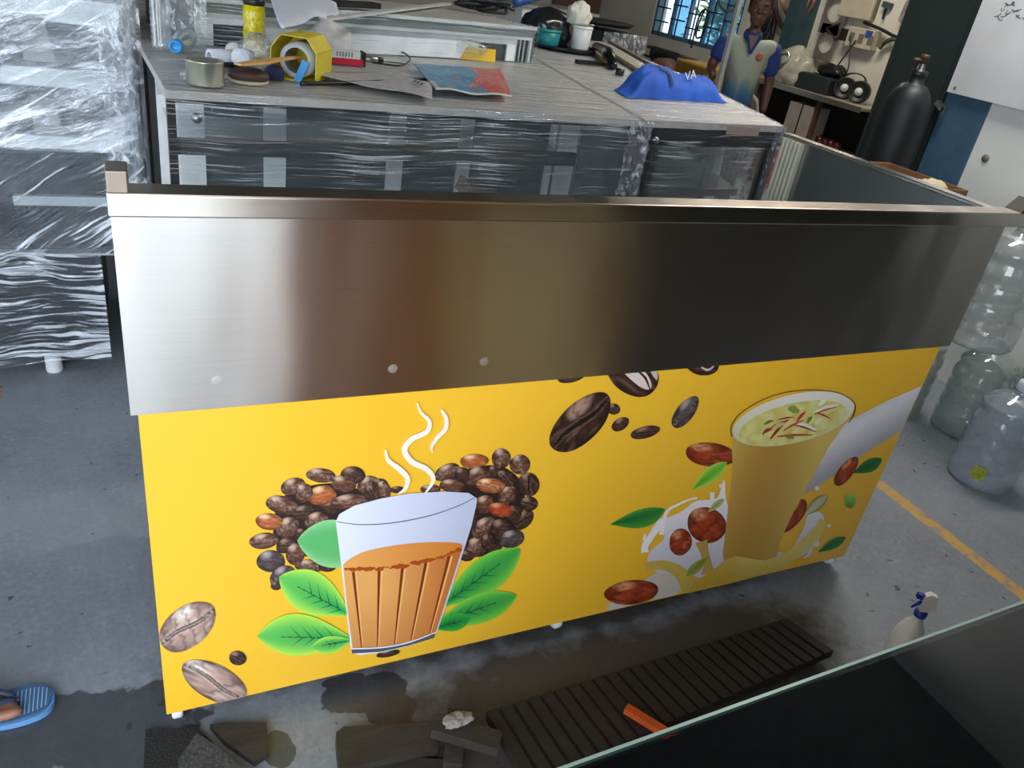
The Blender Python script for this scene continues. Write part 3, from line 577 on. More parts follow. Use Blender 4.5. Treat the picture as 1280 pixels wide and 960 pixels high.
# cream wave
flat('printed_cream_wave', [(858, 742), (868, 726), (885, 716), (905, 700), (918, 694), (935, 697), (955, 700), (975, 694), (990, 684), (1008, 668), (1020, 655), (1024, 648), (1032, 650), (1030, 662), (1018, 678), (1000, 692), (985, 706), (974, 712), (920, 727)], '', 10, lambda x, y: mixc(hexc('#e2cf76'), hexc('#c9a53a'), (y-690)/40+(.3 if x < 920 else 0)))
stroke('printed_cream_wave', [(806, 708), (830, 706), (850, 716), (866, 736)], [5, 6, 8, 14], '#c9b04e', 6)
stroke('printed_cream_wave', [(876, 676), (880, 690), (884, 706), (884, 718)], [8, 5, 5, 9], '#c0a050', 9)
leaf((857, 719), (886, 694), 6, 6, 12, '#a8b052', '#8a9438', '#75802c', 0, 'printed_pistachio')
almond(789, 740, 34, 15, -6, 7)

# ================================================================== WRAPPED DISPLAY CASES
T = 1.26
def lerp(a, b, t): return V(a)+(V(b)-V(a))*t
FILM_H = film('stretch_film_horizontal', (0, 0, .06), (1.1, 1, 90), .56, .06, .8, .04, 1.6, warp=.05)
FILM_TOP = film('stretch_film_top', (0, 0, .05), (1.0, 26, 1), .44, .16, .80, .16, 1.2, (.95, .95, .95), .20, .08)
FILM_DK = film('stretch_film_dark_case', (0, 0, .05), (1.2, 1, 80), .60, .06, .85, .03, 1.6, warp=.05)
FILM_DG = film('stretch_film_diagonal', (0, .62, 0), (1.2, 1, 26), .58, .07, .85, .10, 1.2)
FILM_CR = film('crumpled_film', (0, .3, .2), (9, 9, 5), .50, .10, .9, .22, 2.4, (.9, .94, 1), .12, .25, 1)
FILM_CLO = film('cloudy_film', (0, .35, 0), (3, 3, 12), .48, .22, .8, .14, 1.2)

# ---- case with the white sliding frames
A0, B0 = Pz(207, 112, T), Pz(800, 150, T)       # front top edge
dx = (B0-A0).normalized(); dyv = V((-dx.y, dx.x, 0)); Wd = (B0-A0).length
case1 = thing('display_case', 'long film-wrapped display case with white sliding frames and glass shelf, behind the counter', 'display case', (A0.x+Wd/2, A0.y+.4, 0))
DLQ = (Pz(668, 72, T)-Pz(806, 150, T)); DLQ = DLQ/DLQ.y
def q1(u, v, z): return A0+dx*u+(dyv*(1-u/Wd)+DLQ*(u/Wd))*v+V((0, 0, z-T))
def cbox(m, q, u0, u1, v0, v1, z0, z1):
    vs = [q(u, v, z) for z in (z0, z1) for v in (v0, v1) for u in (u0, u1)]
    return m.add(vs, [(0, 2, 3, 1), (4, 5, 7, 6), (0, 1, 5, 4), (2, 6, 7, 3), (0, 4, 6, 2), (1, 3, 7, 5)])
D1 = 1.22
cbox(MB(), q1, 0, Wd, 0, D1, 1.235, T).build('top_panel', TAUPE, case1)
m = MB(); cbox(m, q1, 0, .022, 0, .022, .1, 1.235); cbox(m, q1, Wd-.03, Wd, 0, .03, .1, 1.235); cbox(m, q1, 0, .022, D1-.03, D1, .1, 1.235); cbox(m, q1, Wd-.03, Wd, D1-.03, D1, .1, 1.235); cbox(m, q1, 0, Wd, 0, .02, 1.228, 1.237)
m.build('black_frame', BLACK, case1)
cbox(MB(), q1, 0, Wd, 0, D1, .1, .55).build('base_cabinet', WHITE, case1)
cbox(MB(), q1, .02, Wd-.02, .03, .50, .55, .56).build('deck', mat('pale_blue_steel_deck', '#8fa1aa', .3, .3), case1)
VB = .50
bz = lambda px, py: (lambda p: (p-A0).dot(dx))(next_hit(px, py))
def next_hit(px, py):
    r = ray(px, py); o = q1(0, VB, T); t = (o-CAM).dot(dyv)/r.dot(dyv); return CAM+r*t
us = [bz(x, y) for x, y in ((251, 150), (322, 150), (348, 150), (471, 150), (489, 150), (556, 160), (571, 160), (664, 160), (700, 160))]
zt = next_hit(360, 128).z; zb = .62
m = MB(); cbox(m, q1, .02, us[0], VB, VB+.03, .56, 1.235); cbox(m, q1, us[3], us[4], VB, VB+.03, .56, 1.235); cbox(m, q1, us[7], us[8], VB, VB+.03, .56, 1.235); cbox(m, q1, .02, us[8], VB, VB+.03, zt, 1.235); cbox(m, q1, .02, us[8], VB, VB+.03, .56, zb)
m.build('sliding_door_frame', WHITE, case1)
m = MB(); cbox(m, q1, us[8]+.01, us[8]+.045, VB-.02, VB+.02, .56, 1.235); cbox(m, q1, us[7]+.045*0+.02, us[7]+.03, VB-.01, VB, .56, 1.2); m.build('rear_post', ALU, case1)
INT = mat('dim_case_interior', '#39434a', .5, noise_amt=.4, nscale=3, stretch=(1, 1, 4))
for a, b in ((us[0], us[3]), (us[4], us[7])): cbox(MB(), q1, a, b, VB+.035, VB+.042, zb, zt).build('rear_glass', INT, case1)
for a, b in ((us[1], us[2]), (us[5], us[6])): cbox(MB(), q1, a, b, VB+.012, VB+.034, .56, zt).build('inner_stile', WHITE, case1)
cbox(MB(), q1, us[8]+.045, Wd-.03, VB, VB+.03, .56, 1.235).build('rear_end_panel', INT, case1)
# end wall glass on the right
cbox(MB(), q1, Wd-.015, Wd-.008, .03, VB, .56, 1.235).build('end_glass', mat('grey_green_side_glass', '#5b6866', .2, noise_amt=.3, nscale=6), case1)
zs = Py(400, 186, 2.42).z
cbox(MB(), q1, .03, Wd-.28, .10, .46, zs, zs+.006).build('glass_shelf', clear('blue_grey_glass_shelf', (.93, .97, .99), .12, .07, .05, (.50, .62, .68)), case1)
cbox(MB(), q1, .02, Wd-.20, .085, .115, zs-.045, zs-.002).build('shelf_rail', mat('dark_rail', '#23272b', .4), case1)
cbox(MB(), q1, .03, Wd-.03, .004, .010, .5, 1.23).build('front_glass', clear('case_front_glass', (.97, .985, .99), .10, .03, .03, (.6, .7, .75)), case1)
kn = q1(.075, .0, 1.19); MB().lathe([(.014, 0), (.013, .008), (.004, .012), (.0005, .012)], kn, -dyv, 16).build('lock', STEEL_PLAIN, case1)
# wooden wedge inside the case
wd_ = MB(); p0 = q1(Wd-.56, .16, .98); wd_.obox(p0+V((0.02, 0, -.04)), (.16, .10, .05), (.1, .3, .1)); wd_.build('timber_offcut', mat('dull_brown_timber', '#6d5d53', .7, stretch=(1, 12, 12)), case1)
def film_sheet(q, u0, u1, v, z0, z1, m_, par, nu=60, nv=24, amp=.006, seed=0, name='stretch_film', drape=0):
    def f(a, b):
        u = u0+(u1-u0)*a; z = z0+(z1-z0)*b
        return q(u, v+amp*(noise.noise(V((u*4+seed, z*14, seed)))-.3), z)
    return MB().grid(f, nu, nv).build(name, m_, par)
film_sheet(q1, -.004, Wd+.004, -.012, .45, T+.003, FILM_H, case1, seed=2)
def film_top(q, u0, u1, v0, v1, z, m_, par, seed=0, amp=.004):
    return MB().grid(lambda a, b: q(u0+(u1-u0)*a, v0+(v1-v0)*b, z+amp*(.6+noise.noise(V((a*6+seed, b*30, seed))))), 40, 40).build('stretch_film_top', m_, par)
film_top(q1, -.003, Wd+.003, -.01, D1, T+.002, FILM_TOP, case1, 3)
# ---- second, black framed case to its right
c2 = [Pz(807, 150, T), Pz(979, 158, T), Pz(930, 133, T), Pz(668, 72, T)]
dr = (c2[2]-c2[1]).normalized(); dl = (c2[3]-c2[0]).normalized()
L2 = 1.45
def q2(u, v, z):   # u 0..1 across, v metres back
    return lerp(c2[0]+dl*v, c2[1]+dr*v, u)+V((0, 0, z-T))
case2 = thing('display_case', 'short black-framed display case wrapped in film, with the blue cloth bag lying on its top', 'display case', (2.1, 2.9, 0))
cbox(MB(), q2, 0, 1, 0, L2, 1.235, T).build('top_panel', TAUPE, case2)
m = MB()
for a, b in ((0, .09), (.93, 1)): cbox(m, q2, a, b, 0, .05, .1, 1.235)
for a, b in ((0, .06), (.95, 1)): cbox(m, q2, a, b, .62, .66, .1, 1.235)
cbox(m, q2, 0, 1, 0, .04, 1.17, 1.235); cbox(m, q2, 0, 1, .62, .66, 1.19, 1.235); cbox(m, q2, .05, 1, .0, .66, .5, .56)
m.build('black_frame', BLACK, case2)
cbox(MB(), q2, .0, 1, 0, .66, .1, .5).build('base_cabinet', BLACK, case2)
GG = mat('grey_green_glass', '#6a716a', .15, noise_amt=.22, nscale=3)
cbox(MB(), q2, .05, .95, .64, .65, .56, 1.19).build('rear_glass', GG, case2)
m = MB(); cbox(m, q2, .33, .345, .61, .64, .56, 1.19); cbox(m, q2, .55, .57, .61, .64, .56, 1.19); m.build('mullion', BLACK, case2)
cbox(MB(), q2, .06, .95, .2, .60, .93, .94).build('glass_shelf', mat('dark_shelf_glass', '#4a5455', .1, coat=.4), case2)
m = MB(); cbox(m, q2, .05, .95, .19, .21, .915, .945); cbox(m, q2, .10, .13, .06, .2, .95, .98); m.build('shelf_rail', BLACK, case2)
bg_ = MB(); bg_.obox(q2(.66, .30, 1.14), (.14, .03, .16), (0, .78, 0)); bg_.build('cloth_corner', mat('dark_navy_cloth', '#1d2533', .9), case2)
cbox(MB(), q2, .03, .97, .008, .014, .5, 1.2).build('front_glass', 'case_front_glass', case2)
m = MB().lathe([(.013, 0), (.012, .008), (.0005, .010)], q2(.09, -.002, 1.19), -dyv, 14); m.build('lock', STEEL_PLAIN, case2)
film_sheet(q2, -.01, 1.01, -.015, .45, T+.003, FILM_DK, case2, seed=5)
film_top(q2, -.005, 1.005, -.01, L2, T+.002, FILM_TOP, case2, 8)
def side(a, b): v = L2*a; z = .45+(T+.003-.45)*b; return q2(1.015+.01*noise.noise(V((v*14, z*12, 4))), v, z)
MB().grid(side, 30, 30).build('stretch_film', FILM_CR, case2)
m = MB().grid(lambda a, b: q2(.93+.085*a, -.02+.012*noise.noise(V((a*9, b*25, 1))), .45+.81*b), 12, 50); m.build('crumpled_film_edge', film('crumpled_film_blue', (0, .25, 0), (16, 3, 7), .56, .05, .95, .16, 2.0, (.75, .82, 1), .1, .2, 1), case2)
m = MB().grid(lambda a, b: V(lerp(q1(Wd-.055, -.02, 0), q2(.03, -.02, 0), a)+V((0, 0, .45+.81*b)))+dyv*(-.01+.02*noise.noise(V((a*5, b*30, 7)))), 10, 60); m.build('crumpled_film_edge', FILM_CR, case2)
lb = MB(); lb.add([q2(.55, -.024, 1.225), q2(.80, -.024, 1.222), q2(.80, -.024, 1.252), q2(.55, -.024, 1.255)], [(0, 1, 2, 3)]); lb.build('brown_tape_strip', mat('brown_packing_tape', '#a58f86', .5), case2)

# ---- next row: raised white-rimmed case behind (its front rises above the first)
RA, RB = Pz(247, 60, T), Pz(663, 80, T)
rdx = (RB-RA).normalized(); rdy = V((-rdx.y, rdx.x, 0)); RW = (RB-RA).length
ZR = 1.425
case3 = thing('display_case', 'low pale-rimmed white case lying across the wrapped cases, cables on top', 'display case', (1.1, 3.8, 0))
def q3(u, v, z): return RA+rdx*u+rdy*v+V((0, 0, z-T))
cbox(MB(), q3, 0.03, RW-.03, .05, .55, 1.268, 1.40).build('body', GREYP, case3)
ez = [.0]
m = MB()
# front frame standing above the first case: top rim, lower rim, right stile with ribs, white left panel
cbox(m, q3, 0, RW, -.012, .03, ZR-.014, ZR); cbox(m, q3, .0, RW-.025, -.006, .01, ZR-.06, ZR-.048); cbox(m, q3, RW-.03, RW-.018, -.008, .01, 1.268, ZR-.048); m.build('pale_rim', mat('pale_rim_alu', '#cfd6d3', .35, .2), case3)
cbox(MB(), q3, 0, RW, .0, .02, ZR-.05, ZR-.013).build('grey_channel', mat('grey_channel_alu', '#7e8886', .4, .3), case3)
u_ = lambda px, py: (CAM+ray(px, py)*((RA-CAM).dot(rdy)/ray(px, py).dot(rdy))-RA).dot(rdx)
wa, wb = u_(600, 62), u_(636, 62)
m = MB(); cbox(m, q3, 0, u_(268, 30), .012, .02, 1.268, ZR-.05); cbox(m, q3, u_(330, 40), wa, .012, .02, 1.268, ZR-.05); cbox(m, q3, wb, RW-.03, .012, .02, 1.268, ZR-.05); cbox(m, q3, u_(268, 30), wb, .012, .02, ZR-.085, ZR-.05); m.build('white_panel', WHITE, case3)
cbox(MB(), q3, u_(268, 30), u_(330, 40), .03, .04, 1.268, ZR-.05).build('dark_pane', INT, case3)
cbox(MB(), q3, wa, wb, .03, .04, 1.268, ZR-.05).build('dark_pane', INT, case3)
m = MB()
for px in (648, 653, 658): uu = u_(px, 65); cbox(m, q3, uu-.004, uu+.004, .002, .013, 1.268, ZR-.05)
m.build('black_rib', BLACK, case3)
cbox(MB(), q3, 0, RW, .0, .58, ZR-.02, ZR-.004).build('top_panel', TAUPE, case3)
cbox(MB(), q3, RW-.015, RW, .0, .58, 1.26868, ZR-.02).build('end_glass', mat('grey_green_side_glass', '#5b6866', .2) , case3)
film_sheet(q3, -.004, RW+.01, -.02, 1.262, ZR+.002, FILM_H, case3, 40, 8, .004, 11)
def side3(a, b): return q3(RW+.008+.008*noise.noise(V((a*14, b*9, 4))), .58*a, 1.262+(ZR-1.262)*b)
MB().grid(side3, 30, 8).build('stretch_film', FILM_CR, case3)
# clear crumpled film hanging on the left end of that case
cf = MB(); P0 = q3(-.16, -.03, 0)
cf.grid(lambda a, b: V((P0.x+.17*a, P0.y+.03*noise.noise(V((a*6, b*8, 3))), 1.262+.35*b)), 24, 40); tag(cf.build('crumpled_film_sheet', FILM_CR), 'crumpled shiny film bunched upright between the clear bottle and the second-row case', 'plastic film')

# ---- case of the second row, carrying the rimmed one
case5 = thing('display_case', 'film-wrapped case in the second row, hidden below the rimmed white case', 'display case', (.9, 4.1, 0))
cbox(MB(), q1, .05, Wd, D1+.04, D1+1.1, .1, 1.235).build('body', GREYP, case5)
cbox(MB(), q1, .05, Wd, D1+.03, D1+1.12, 1.236, T).build('top_panel', TAUPE, case5)
film_top(q1, .04, Wd+.003, D1+.02, D1+1.13, T+.002, FILM_TOP, case5, 6)
# ---- third row behind the black case: lower worktop with trays on it
c4 = [Pz(672, 70, T), Pz(838, 88, T), Pz(760, 50, T), Pz(672, 40, T)]
case4 = thing('worktop_cabinet', 'film-wrapped cabinet behind the blue bag carrying a tray, planks and tools', 'cabinet', (2.6, 4.6, 0))
P4 = [(q2(0, L2+.03, 0).x, q2(0, L2+.03, 0).y), (q2(1, L2+.03, 0).x, q2(1, L2+.03, 0).y), (Pz(752, 52, T).x, Pz(752, 52, T).y), (Pz(668, 46, T).x, Pz(668, 46, T).y)]
P4 = [(c2[3].x+.02, c2[3].y+.05)] and P4
MB().prism(P4, .08, 1.235).build('body', GREYP, case4)
MB().prism([(x+(x-2.6)*.01, y) for x, y in P4], 1.236, T-.002).build('top_panel', TAUPE, case4)
ctr4 = [sum(p[i] for p in P4)/4 for i in (0, 1)]
MB().grid(lambda a, b: lerp(lerp((*P4[0], 0), (*P4[1], 0), a), lerp((*P4[3], 0), (*P4[2], 0), a), b)+V((0, 0, T+.002+.004*noise.noise(V((a*5, b*40, 2))))), 30, 30).build('stretch_film_top', FILM_TOP, case4)

# ================================================================== TALL OPEN CHILLER, LEFT
YM = 3.13
ch = thing('open_front_chiller', 'tall multi-shelf open display chiller wrapped in film, left of the long case', 'chiller', (-.5, YM+.35, 0))
CX0, CX1 = -1.25, .035
MB().box((CX0, YM, .085), (CX1-.17, YM+.75, .50), .01).build('base_cabinet', mat('charcoal_panel', '#26292e', .35), ch)
MB().box((CX0, YM-.004, .50), (CX1-.1, YM+.04, .508)).build('base_trim', ALU, ch)
hd = Py(38, 321, YM); MB().box((hd.x-.05, YM-.012, .503), (hd.x+.05, YM, .52), .004).build('handle', mat('grey_handle', '#5c6065', .4), ch)
MB().box((CX0, YM+.62, .5), (CX1, YM+.70, 2.05)).build('back_panel', mat('bluish_steel_back', '#5b6a74', .28, .35, .35, 2.5, stretch=(1, 1, 3)), ch)
MB().box((CX1-.02, YM+.1, .5), (CX1, YM+.70, 2.05)).build('end_panel', mat('grey_blue_end', '#66737c', .4), ch)
MB().box((CX0, YM, 1.92), (CX1, YM+.70, 2.05)).build('canopy', WHITE, ch)
RAIL = mat('white_price_rail', '#dfe6ea', .35)
SH = [(Py(0, 250, YM).z, Py(140, 257, YM).z, .035, 'glass'), (Py(95, 181, YM).z, 0, .045, ''), (Py(90, 102, YM).z, 0, .06, ''), (Py(90, 18, YM).z, 0, .075, '')]
DKI = mat('dark_shelf_top', '#3b434a', .25, .3, .3, 5)
for i, (z, _, h, k) in enumerate(SH):
    sh = MB().box((CX0, YM+.04+.02*i, z-h/2+.005), (CX1-.025, YM+.6, z-h/2+.02)).build('shelf', DKI, ch)
    MB().box((CX0 if k != 'glass' else -.38, YM+.02*i-.005, z-h/2), ((CX1-.04, CX1-.03, CX1-.03, CX1-.02)[i], YM+.02*i+.025, z+h/2), .004).build('price_rail', RAIL if k != 'glass' else mat('pale_glass_rail', '#a9b4ba', .3), sh)
MB().box((CX0+.02, YM+.05, .5), (CX1-.12, YM+.6, .515)).build('deck', DKI, ch)
# slanted brackets and curved glass on the left
for z0, z1 in ((.90, 1.10), (1.14, 1.35)):
    MB().slab([(-.33, YM+.01, z1-.05), (-.30, YM+.01, z1-.05), (-.36, YM+.01, z0), (-.40, YM+.01, z0)], (0, .3, 0)).build('shelf_bracket', mat('dark_bracket', '#23272c', .4), ch)
    MB().slab([(-.285, YM+.03, z1-.04), (-.22, YM+.03, z1-.05), (-.20, YM+.03, z0+.03), (-.29, YM+.03, z0+.03)], (0, .02, 0)).build('bag_of_stock', mat('cream_bag', '#858a88', .6), ch)
def csheet(f, nm, m_, nu=50, nv=70): return MB().grid(f, nu, nv).build(nm, m_, ch)
csheet(lambda a, b: V((CX0+(CX1+.01-CX0)*a, YM-.05+.015*noise.noise(V((a*8, b*10, 2))), .52+1.5*b)), 'stretch_film', FILM_DG)
csheet(lambda a, b: V((CX0+(CX1+.0-CX0)*a, YM-.065+.015*noise.noise(V((a*8, b*10, 9))), .9+.9*b)), 'stretch_film', FILM_CLO)
csheet(lambda a, b: V((CX0+(CX1-.16-CX0)*a, YM-.02+.012*noise.noise(V((a*8, b*18, 5)))-.02*(1-b), .07+.46*b+(.015*math.sin(a*9) if b < .1 else 0))), 'stretch_film', film('stretch_film_base', (0, .06, 0), (1.5, 1, 26), .50, .07, .8, .05, 1.9, warp=.25))
csheet(lambda a, b: V((CX1-.10+.13*a, YM-.06-.03*math.sin(PI*a)+.015*noise.noise(V((a*5, b*30, 6))), .5+1.0*b)), 'crumpled_film', FILM_CR, 16, 60)
csheet(lambda a, b: V((CX1-.015+.05*a, YM-.10+.6*a+.01*noise.noise(V((a*5, b*20, 6))), .5+.76*b)), 'folded_film', FILM_CLO, 14, 40)
for p in ((-.335, YM+.04), (-.05, YM+.5), (-1.15, YM+.04)):
    f = MB().lathe([(.028, 0), (.03, .005), (.03, .085), (.028, .09)], (p[0], p[1], .0), (0, 0, 1), 16, True); f.build('foot', mat('white_nylon', '#dfe2e4', .4), ch)

# ================================================================== BLACK GLASS COUNTER, NEAR RIGHT
tb = thing('black_top_counter', 'black stone counter with a green glass top edge, nearest the camera at right', 'counter', (1.4, 0, 0))
TZ = .955; tl = Pz(715, 958, TZ); tr = Pz(1280, 754, TZ); tdx = (tr-tl).normalized(); tn = V((tdx.y, -tdx.x, 0))
def qt(u, v, z): return V((tl.x, tl.y, 0))+tdx*u+tn*v+V((0, 0, z))
cbox(MB(), qt, -.06, 2.92, .004, .9, TZ-.04, TZ-.006).build('stone_slab', mat('black_speckled_stone', '#101216', .45, noise_amt=1.2, nscale=70, spec=.25), tb)
cbox(MB(), qt, -.065, 2.92, .0, .905, TZ-.006, TZ).build('glass_top', clear('green_glass_top', (.40, .44, .45), .05, .01, .02, (.05, .07, .07)), tb)
cbox(MB(), qt, -.065, 2.92, -.004, .0, TZ-.007, TZ+.0005).build('glass_edge', mat('green_glass_edge', '#8aa092', .25), tb)
for u0, u1, nm, c in ((.0, .64, 'brown_laminate', '#b98040'), (.64, 1.15, 'light_olive_panel', '#e6d5a4'), (1.15, 1.22, 'brown_laminate', '#b98040'), (1.22, 2.9, 'charcoal_panel2', '#2f2f30')):
    cbox(MB(), qt, u0, u1-.004, .06, .85, .06, TZ-.041).build('front_board', mat(nm, c, .5, noise_amt=.15, nscale=5, stretch=(1, 1, .1)), tb)
cbox(MB(), qt, .02, 2.88, .10, .8, 0, .06).build('plinth', BLACK, tb)

# ================================================================== FLOOR THINGS, FRONT
def fquad(pts, z): return [(Pz(x, y, z).x, Pz(x, y, z).y) for x, y in pts]
ply = thing('ribbed_board', 'long dark ribbed board lying on the floor below the yellow panel', 'board', (*fquad([(850, 850)], .05)[0], 0))
dkw = mat('dark_ribbed_board', '#1f1c1a', .7, noise_amt=.3, nscale=10, bump=.2)
bq = fquad([(985, 772), (1043, 812), (800, 930), (620, 905)], .06); bq[2] = (.72, .92); bq[3] = (.70, 1.13)
MB().prism(bq, .03, .055).build('base_board', dkw, ply)
for i in range(26):
    a, b = i/26, (i+.72)/26; P = lambda t, s: lerp(lerp((*bq[3], 0), (*bq[0], 0), t), lerp((*bq[2], 0), (*bq[1], 0), t), s)
    pts = [P(a, 0), P(b, 0), P(b, 1), P(a, 1)]; MB().prism([(p.x, p.y) for p in pts], .0555, .061).build('rib', dkw, ply)
MB().prism([(p.x, p.y) for p in (P(.90, .1), P(.97, .1), P(.97, .9), P(.90, .9))], 0, .029).build('foot_block', BLACKP, ply)
MB().prism([(p.x, p.y) for p in (P(.03, .1), P(.1, .1), P(.1, .9), P(.03, .9))], 0, .029).build('foot_block', BLACKP, ply)
o_ = fquad([(787, 880), (776, 892), (826, 922), (842, 914)], .075)
orb = MB(); a = V((*fquad([(782, 886)], .07)[0], .072)); b = V((*fquad([(850, 928)], .07)[0], .072)); orb.bar(a, b, .022, .018); tag(orb.build('orange_strip', mat('orange_plastic_strip', '#c5531f', .5, noise_amt=.25, nscale=9)), 'short orange plastic strip lying across the dark ribbed board', 'strip')
mt = MB(); mt.prism(fquad([(182, 912), (245, 908), (300, 960), (178, 985)], .012), 0, .012); tag(mt.build('rubber_mat', RUBBER), 'speckled black rubber mat piece on the wet floor, left of the pointed piece', 'mat')
mt = MB(); q = fquad([(246, 916), (268, 930), (318, 972), (225, 990), (222, 950)], .03); mt.prism(q, .013, .03); tag(mt.build('rubber_mat', mat('speckled_rubber', '#3a3c3f', .8, noise_amt=.5, nscale=150, bump=.6)), 'pointed charcoal rubber piece lying over the black mat', 'mat')
WOODD = mat('dark_wet_timber', '#2f2b27', .6, noise_amt=.35, nscale=8, bump=.3, stretch=(1, 8, 8))
for pts, z, lab in (([(262, 905), (333, 903), (336, 940), (318, 952), (280, 925)], .02, 'dark flat board scrap beside the pointed rubber piece'), ([(420, 915), (430, 908), (542, 902), (548, 935), (424, 962)], .045, 'broad dark timber block on the floor left of the wrapped joint'), ([(430, 962), (520, 946), (560, 950), (560, 985), (440, 985)], .025, 'dark timber piece at the bottom edge, in front of the broad block')):
    tag(MB().prism(fquad(pts, z), 0, z).build('timber_scrap', WOODD), lab, 'timber')
wj = thing('taped_timber_joint', 'dark crossed timber joint with whitish torn tape on the floor', 'timber', (*fquad([(585, 915)], .05)[0], 0))
a, b = V((*fquad([(542, 908)], .07)[0], .075)), V((*fquad([(624, 930)], .07)[0], .07)); MB().bar(a, b, .05, .03).build('cross_bar', WOODD, wj)
a, b = V((*fquad([(570, 892)], .04)[0], .03)), V((*fquad([(565, 960)], .04)[0], .03)); MB().bar(a, b, .045, .055).build('long_bar', WOODD, wj)
p = Pz(572, 900, .09); blob((p.x, p.y, .085), (.07, .04, .02), 3, .3, 4).build('torn_tape', mat('dirty_pale_tape', '#8d8a84', .7, noise_amt=.4, nscale=30), wj)
tag(blob((*fquad([(437, 980)], 0)[0], 0), (.05, .05, .03), 8).build('timber_splinter', WOODD), 'small dark splinter lump between the two timber blocks', 'timber')

# ================================================================== SPRAY BOTTLE
sp = Pz(1137, 835, 0); SPX, SPY = 2.0, .96
sb = thing('spray_bottle', 'white trigger spray bottle with blue nozzle on the floor behind the black counter', 'spray bottle', (SPX, SPY, 0))
WP = mat('white_plastic', '#d9dcda', .4); BL = mat('blue_plastic', '#1c2f9a', .35)
MB().lathe([(.036, 0), (.042, .006), (.042, .10), (.040, .13), (.030, .16), (.018, .178), (.014, .19), (.013, .20)], (SPX, SPY, 0), n=28, cap=True).build('bottle_body', WP, sb)
MB().lathe([(.017, .197), (.018, .2), (.018, .216), (.014, .219)], (SPX, SPY, 0), n=20, cap=True).build('collar', BL, sb)
dxs = V((-.85, .52, 0)).normalized(); h0 = V((SPX, SPY, 0))
m = MB(); m.slab([h0+dxs*-.034+V((0, 0, .225)), h0+dxs*.010+V((0, 0, .218)), h0+dxs*.014+V((0, 0, .24)), h0+dxs*.018+V((0, 0, .272)), h0+dxs*.0+V((0, 0, .286)), h0+dxs*-.02+V((0, 0, .28))], dxs.cross(V((0, 0, 1)))*.018); m.v = [p-dxs.cross(V((0, 0, 1)))*.009 for p in m.v]; m.build('spray_head', WP, sb)
MB().bar(h0+dxs*.014+V((0, 0, .268)), h0+dxs*.034+V((0, 0, .270)), .014, .016).build('nozzle', BL, sb)
MB().tube([h0+dxs*.014+V((0, 0, .252)), h0+dxs*.024+V((0, 0, .236)), h0+dxs*.034+V((0, 0, .222))], [.006, .005, .003]).build('trigger', BL, sb)

# ================================================================== WATER JARS
JUGM = clear('jar_plastic_bluish', (.86, .92, .97), .26, .34, .08, (.62, .68, .78)); JUGG = clear('jar_plastic_green', (.82, .89, .86), .24, .26, .08, (.50, .58, .55)); JUGC = clear('jar_plastic_clear', (.92, .94, .94), .28, .30, .08, (.66, .69, .69))
def jar(x, y, z, m_, label, cap='w', handle=False, k=1.0):
    t = thing('water_jar', label, 'water jar', (x, y, z), group=None)
    pr = [(.001, .012), (.09, .008), (.118, .0), (.130, .012), (.133, .06)]
    for zz in (.10, .175, .25): pr += [(.134, zz-.022), (.1305, zz-.010), (.129, zz), (.1305, zz+.01), (.135, zz+.022)]
    pr += [(.136, .29), (.131, .32), (.120, .345), (.128, .358), (.122, .378), (.10, .402), (.07, .42), (.036, .430), (.030, .44), (.029, .47)]
    pr = [(r*k, h*k) for r, h in pr]
    MB().lathe(pr, (x, y, z), n=40).build('jar_body', m_, t)
    MB().lathe([(q*k, h*k) for q, h in ((.033, .452), (.034, .455), (.034, .488), (.030, .492), (.001, .492))], (x, y, z), n=24).build('cap', mat('cloudy_white_cap', '#cfd3dc', .5) if cap == 'w' else mat('cloudy_clear_cap', '#9a9ea0', .4), t)
    if handle: MB().tube(smooth_path([(x-.10, y-.08, z+.385), (x-.125, y-.10, z+.37), (x-.13, y-.105, z+.33), (x-.115, y-.09, z+.30)], 4), .009).build('handle', m_, t)
    return t
jA = jar(3.29, 1.64, 0, JUGM, 'clear bluish water jar with white cap and yellow-green label')
jB = jar(3.60, 1.99, 0, JUGG, 'greenish ribbed water jar with cloudy cap, behind the one with the yellow-green label')
jC = jar(3.42, 2.25, 0, JUGG, 'water jar with a blue label and side handle, half hidden by the yellow panel', handle=True)
jF = jar(3.33, 1.28, 0, JUGC, 'clear water jar cut by the right edge of the picture, nearest the camera')
jE = jar(3.83, 1.82, 0, JUGG, 'water jar with grey cap against the wall, right of the greenish jar', cap='g')
jD = jar(3.41, 2.00, .494, JUGC, 'large clear water jar stacked on top of the other jars, beside the counter end', cap='g', k=1.18)
def wrap_label(x, y, z0, z1, a0, a1, r, nm, m_, par, lab):
    return MB().grid(lambda a, b: V((x+r*math.cos(a0+(a1-a0)*a), y+r*math.sin(a0+(a1-a0)*a), z0+(z1-z0)*b)), 12, 2).build(nm, m_, par, lab)
wrap_label(3.29, 1.64, .055, .115, 3.35, 3.75, .137, 'paper_label', mat('yellow_green_label', '#a9b23c', .6, noise_amt=.35, nscale=60), jA, 'yellow-green paper label')
wrap_label(3.42, 2.25, .10, .20, 3.60, 4.25, .138, 'paper_label', mat('blue_label', '#2b7fc4', .5, noise_amt=.15, nscale=40), jC, 'blue printed label')
wrap_label(3.42, 2.25, .13, .17, 3.75, 4.1, .1385, 'paper_label', mat('pale_blue_print', '#9fd0ee', .5, noise_amt=.5, nscale=90, stretch=(1, 1, 3)), jC, 'pale print on the blue label')

# ================================================================== THINGS ON THE WRAPPED CASES
def on(px, py): return Pz(px, py, T+.006)
Z1 = T+.006
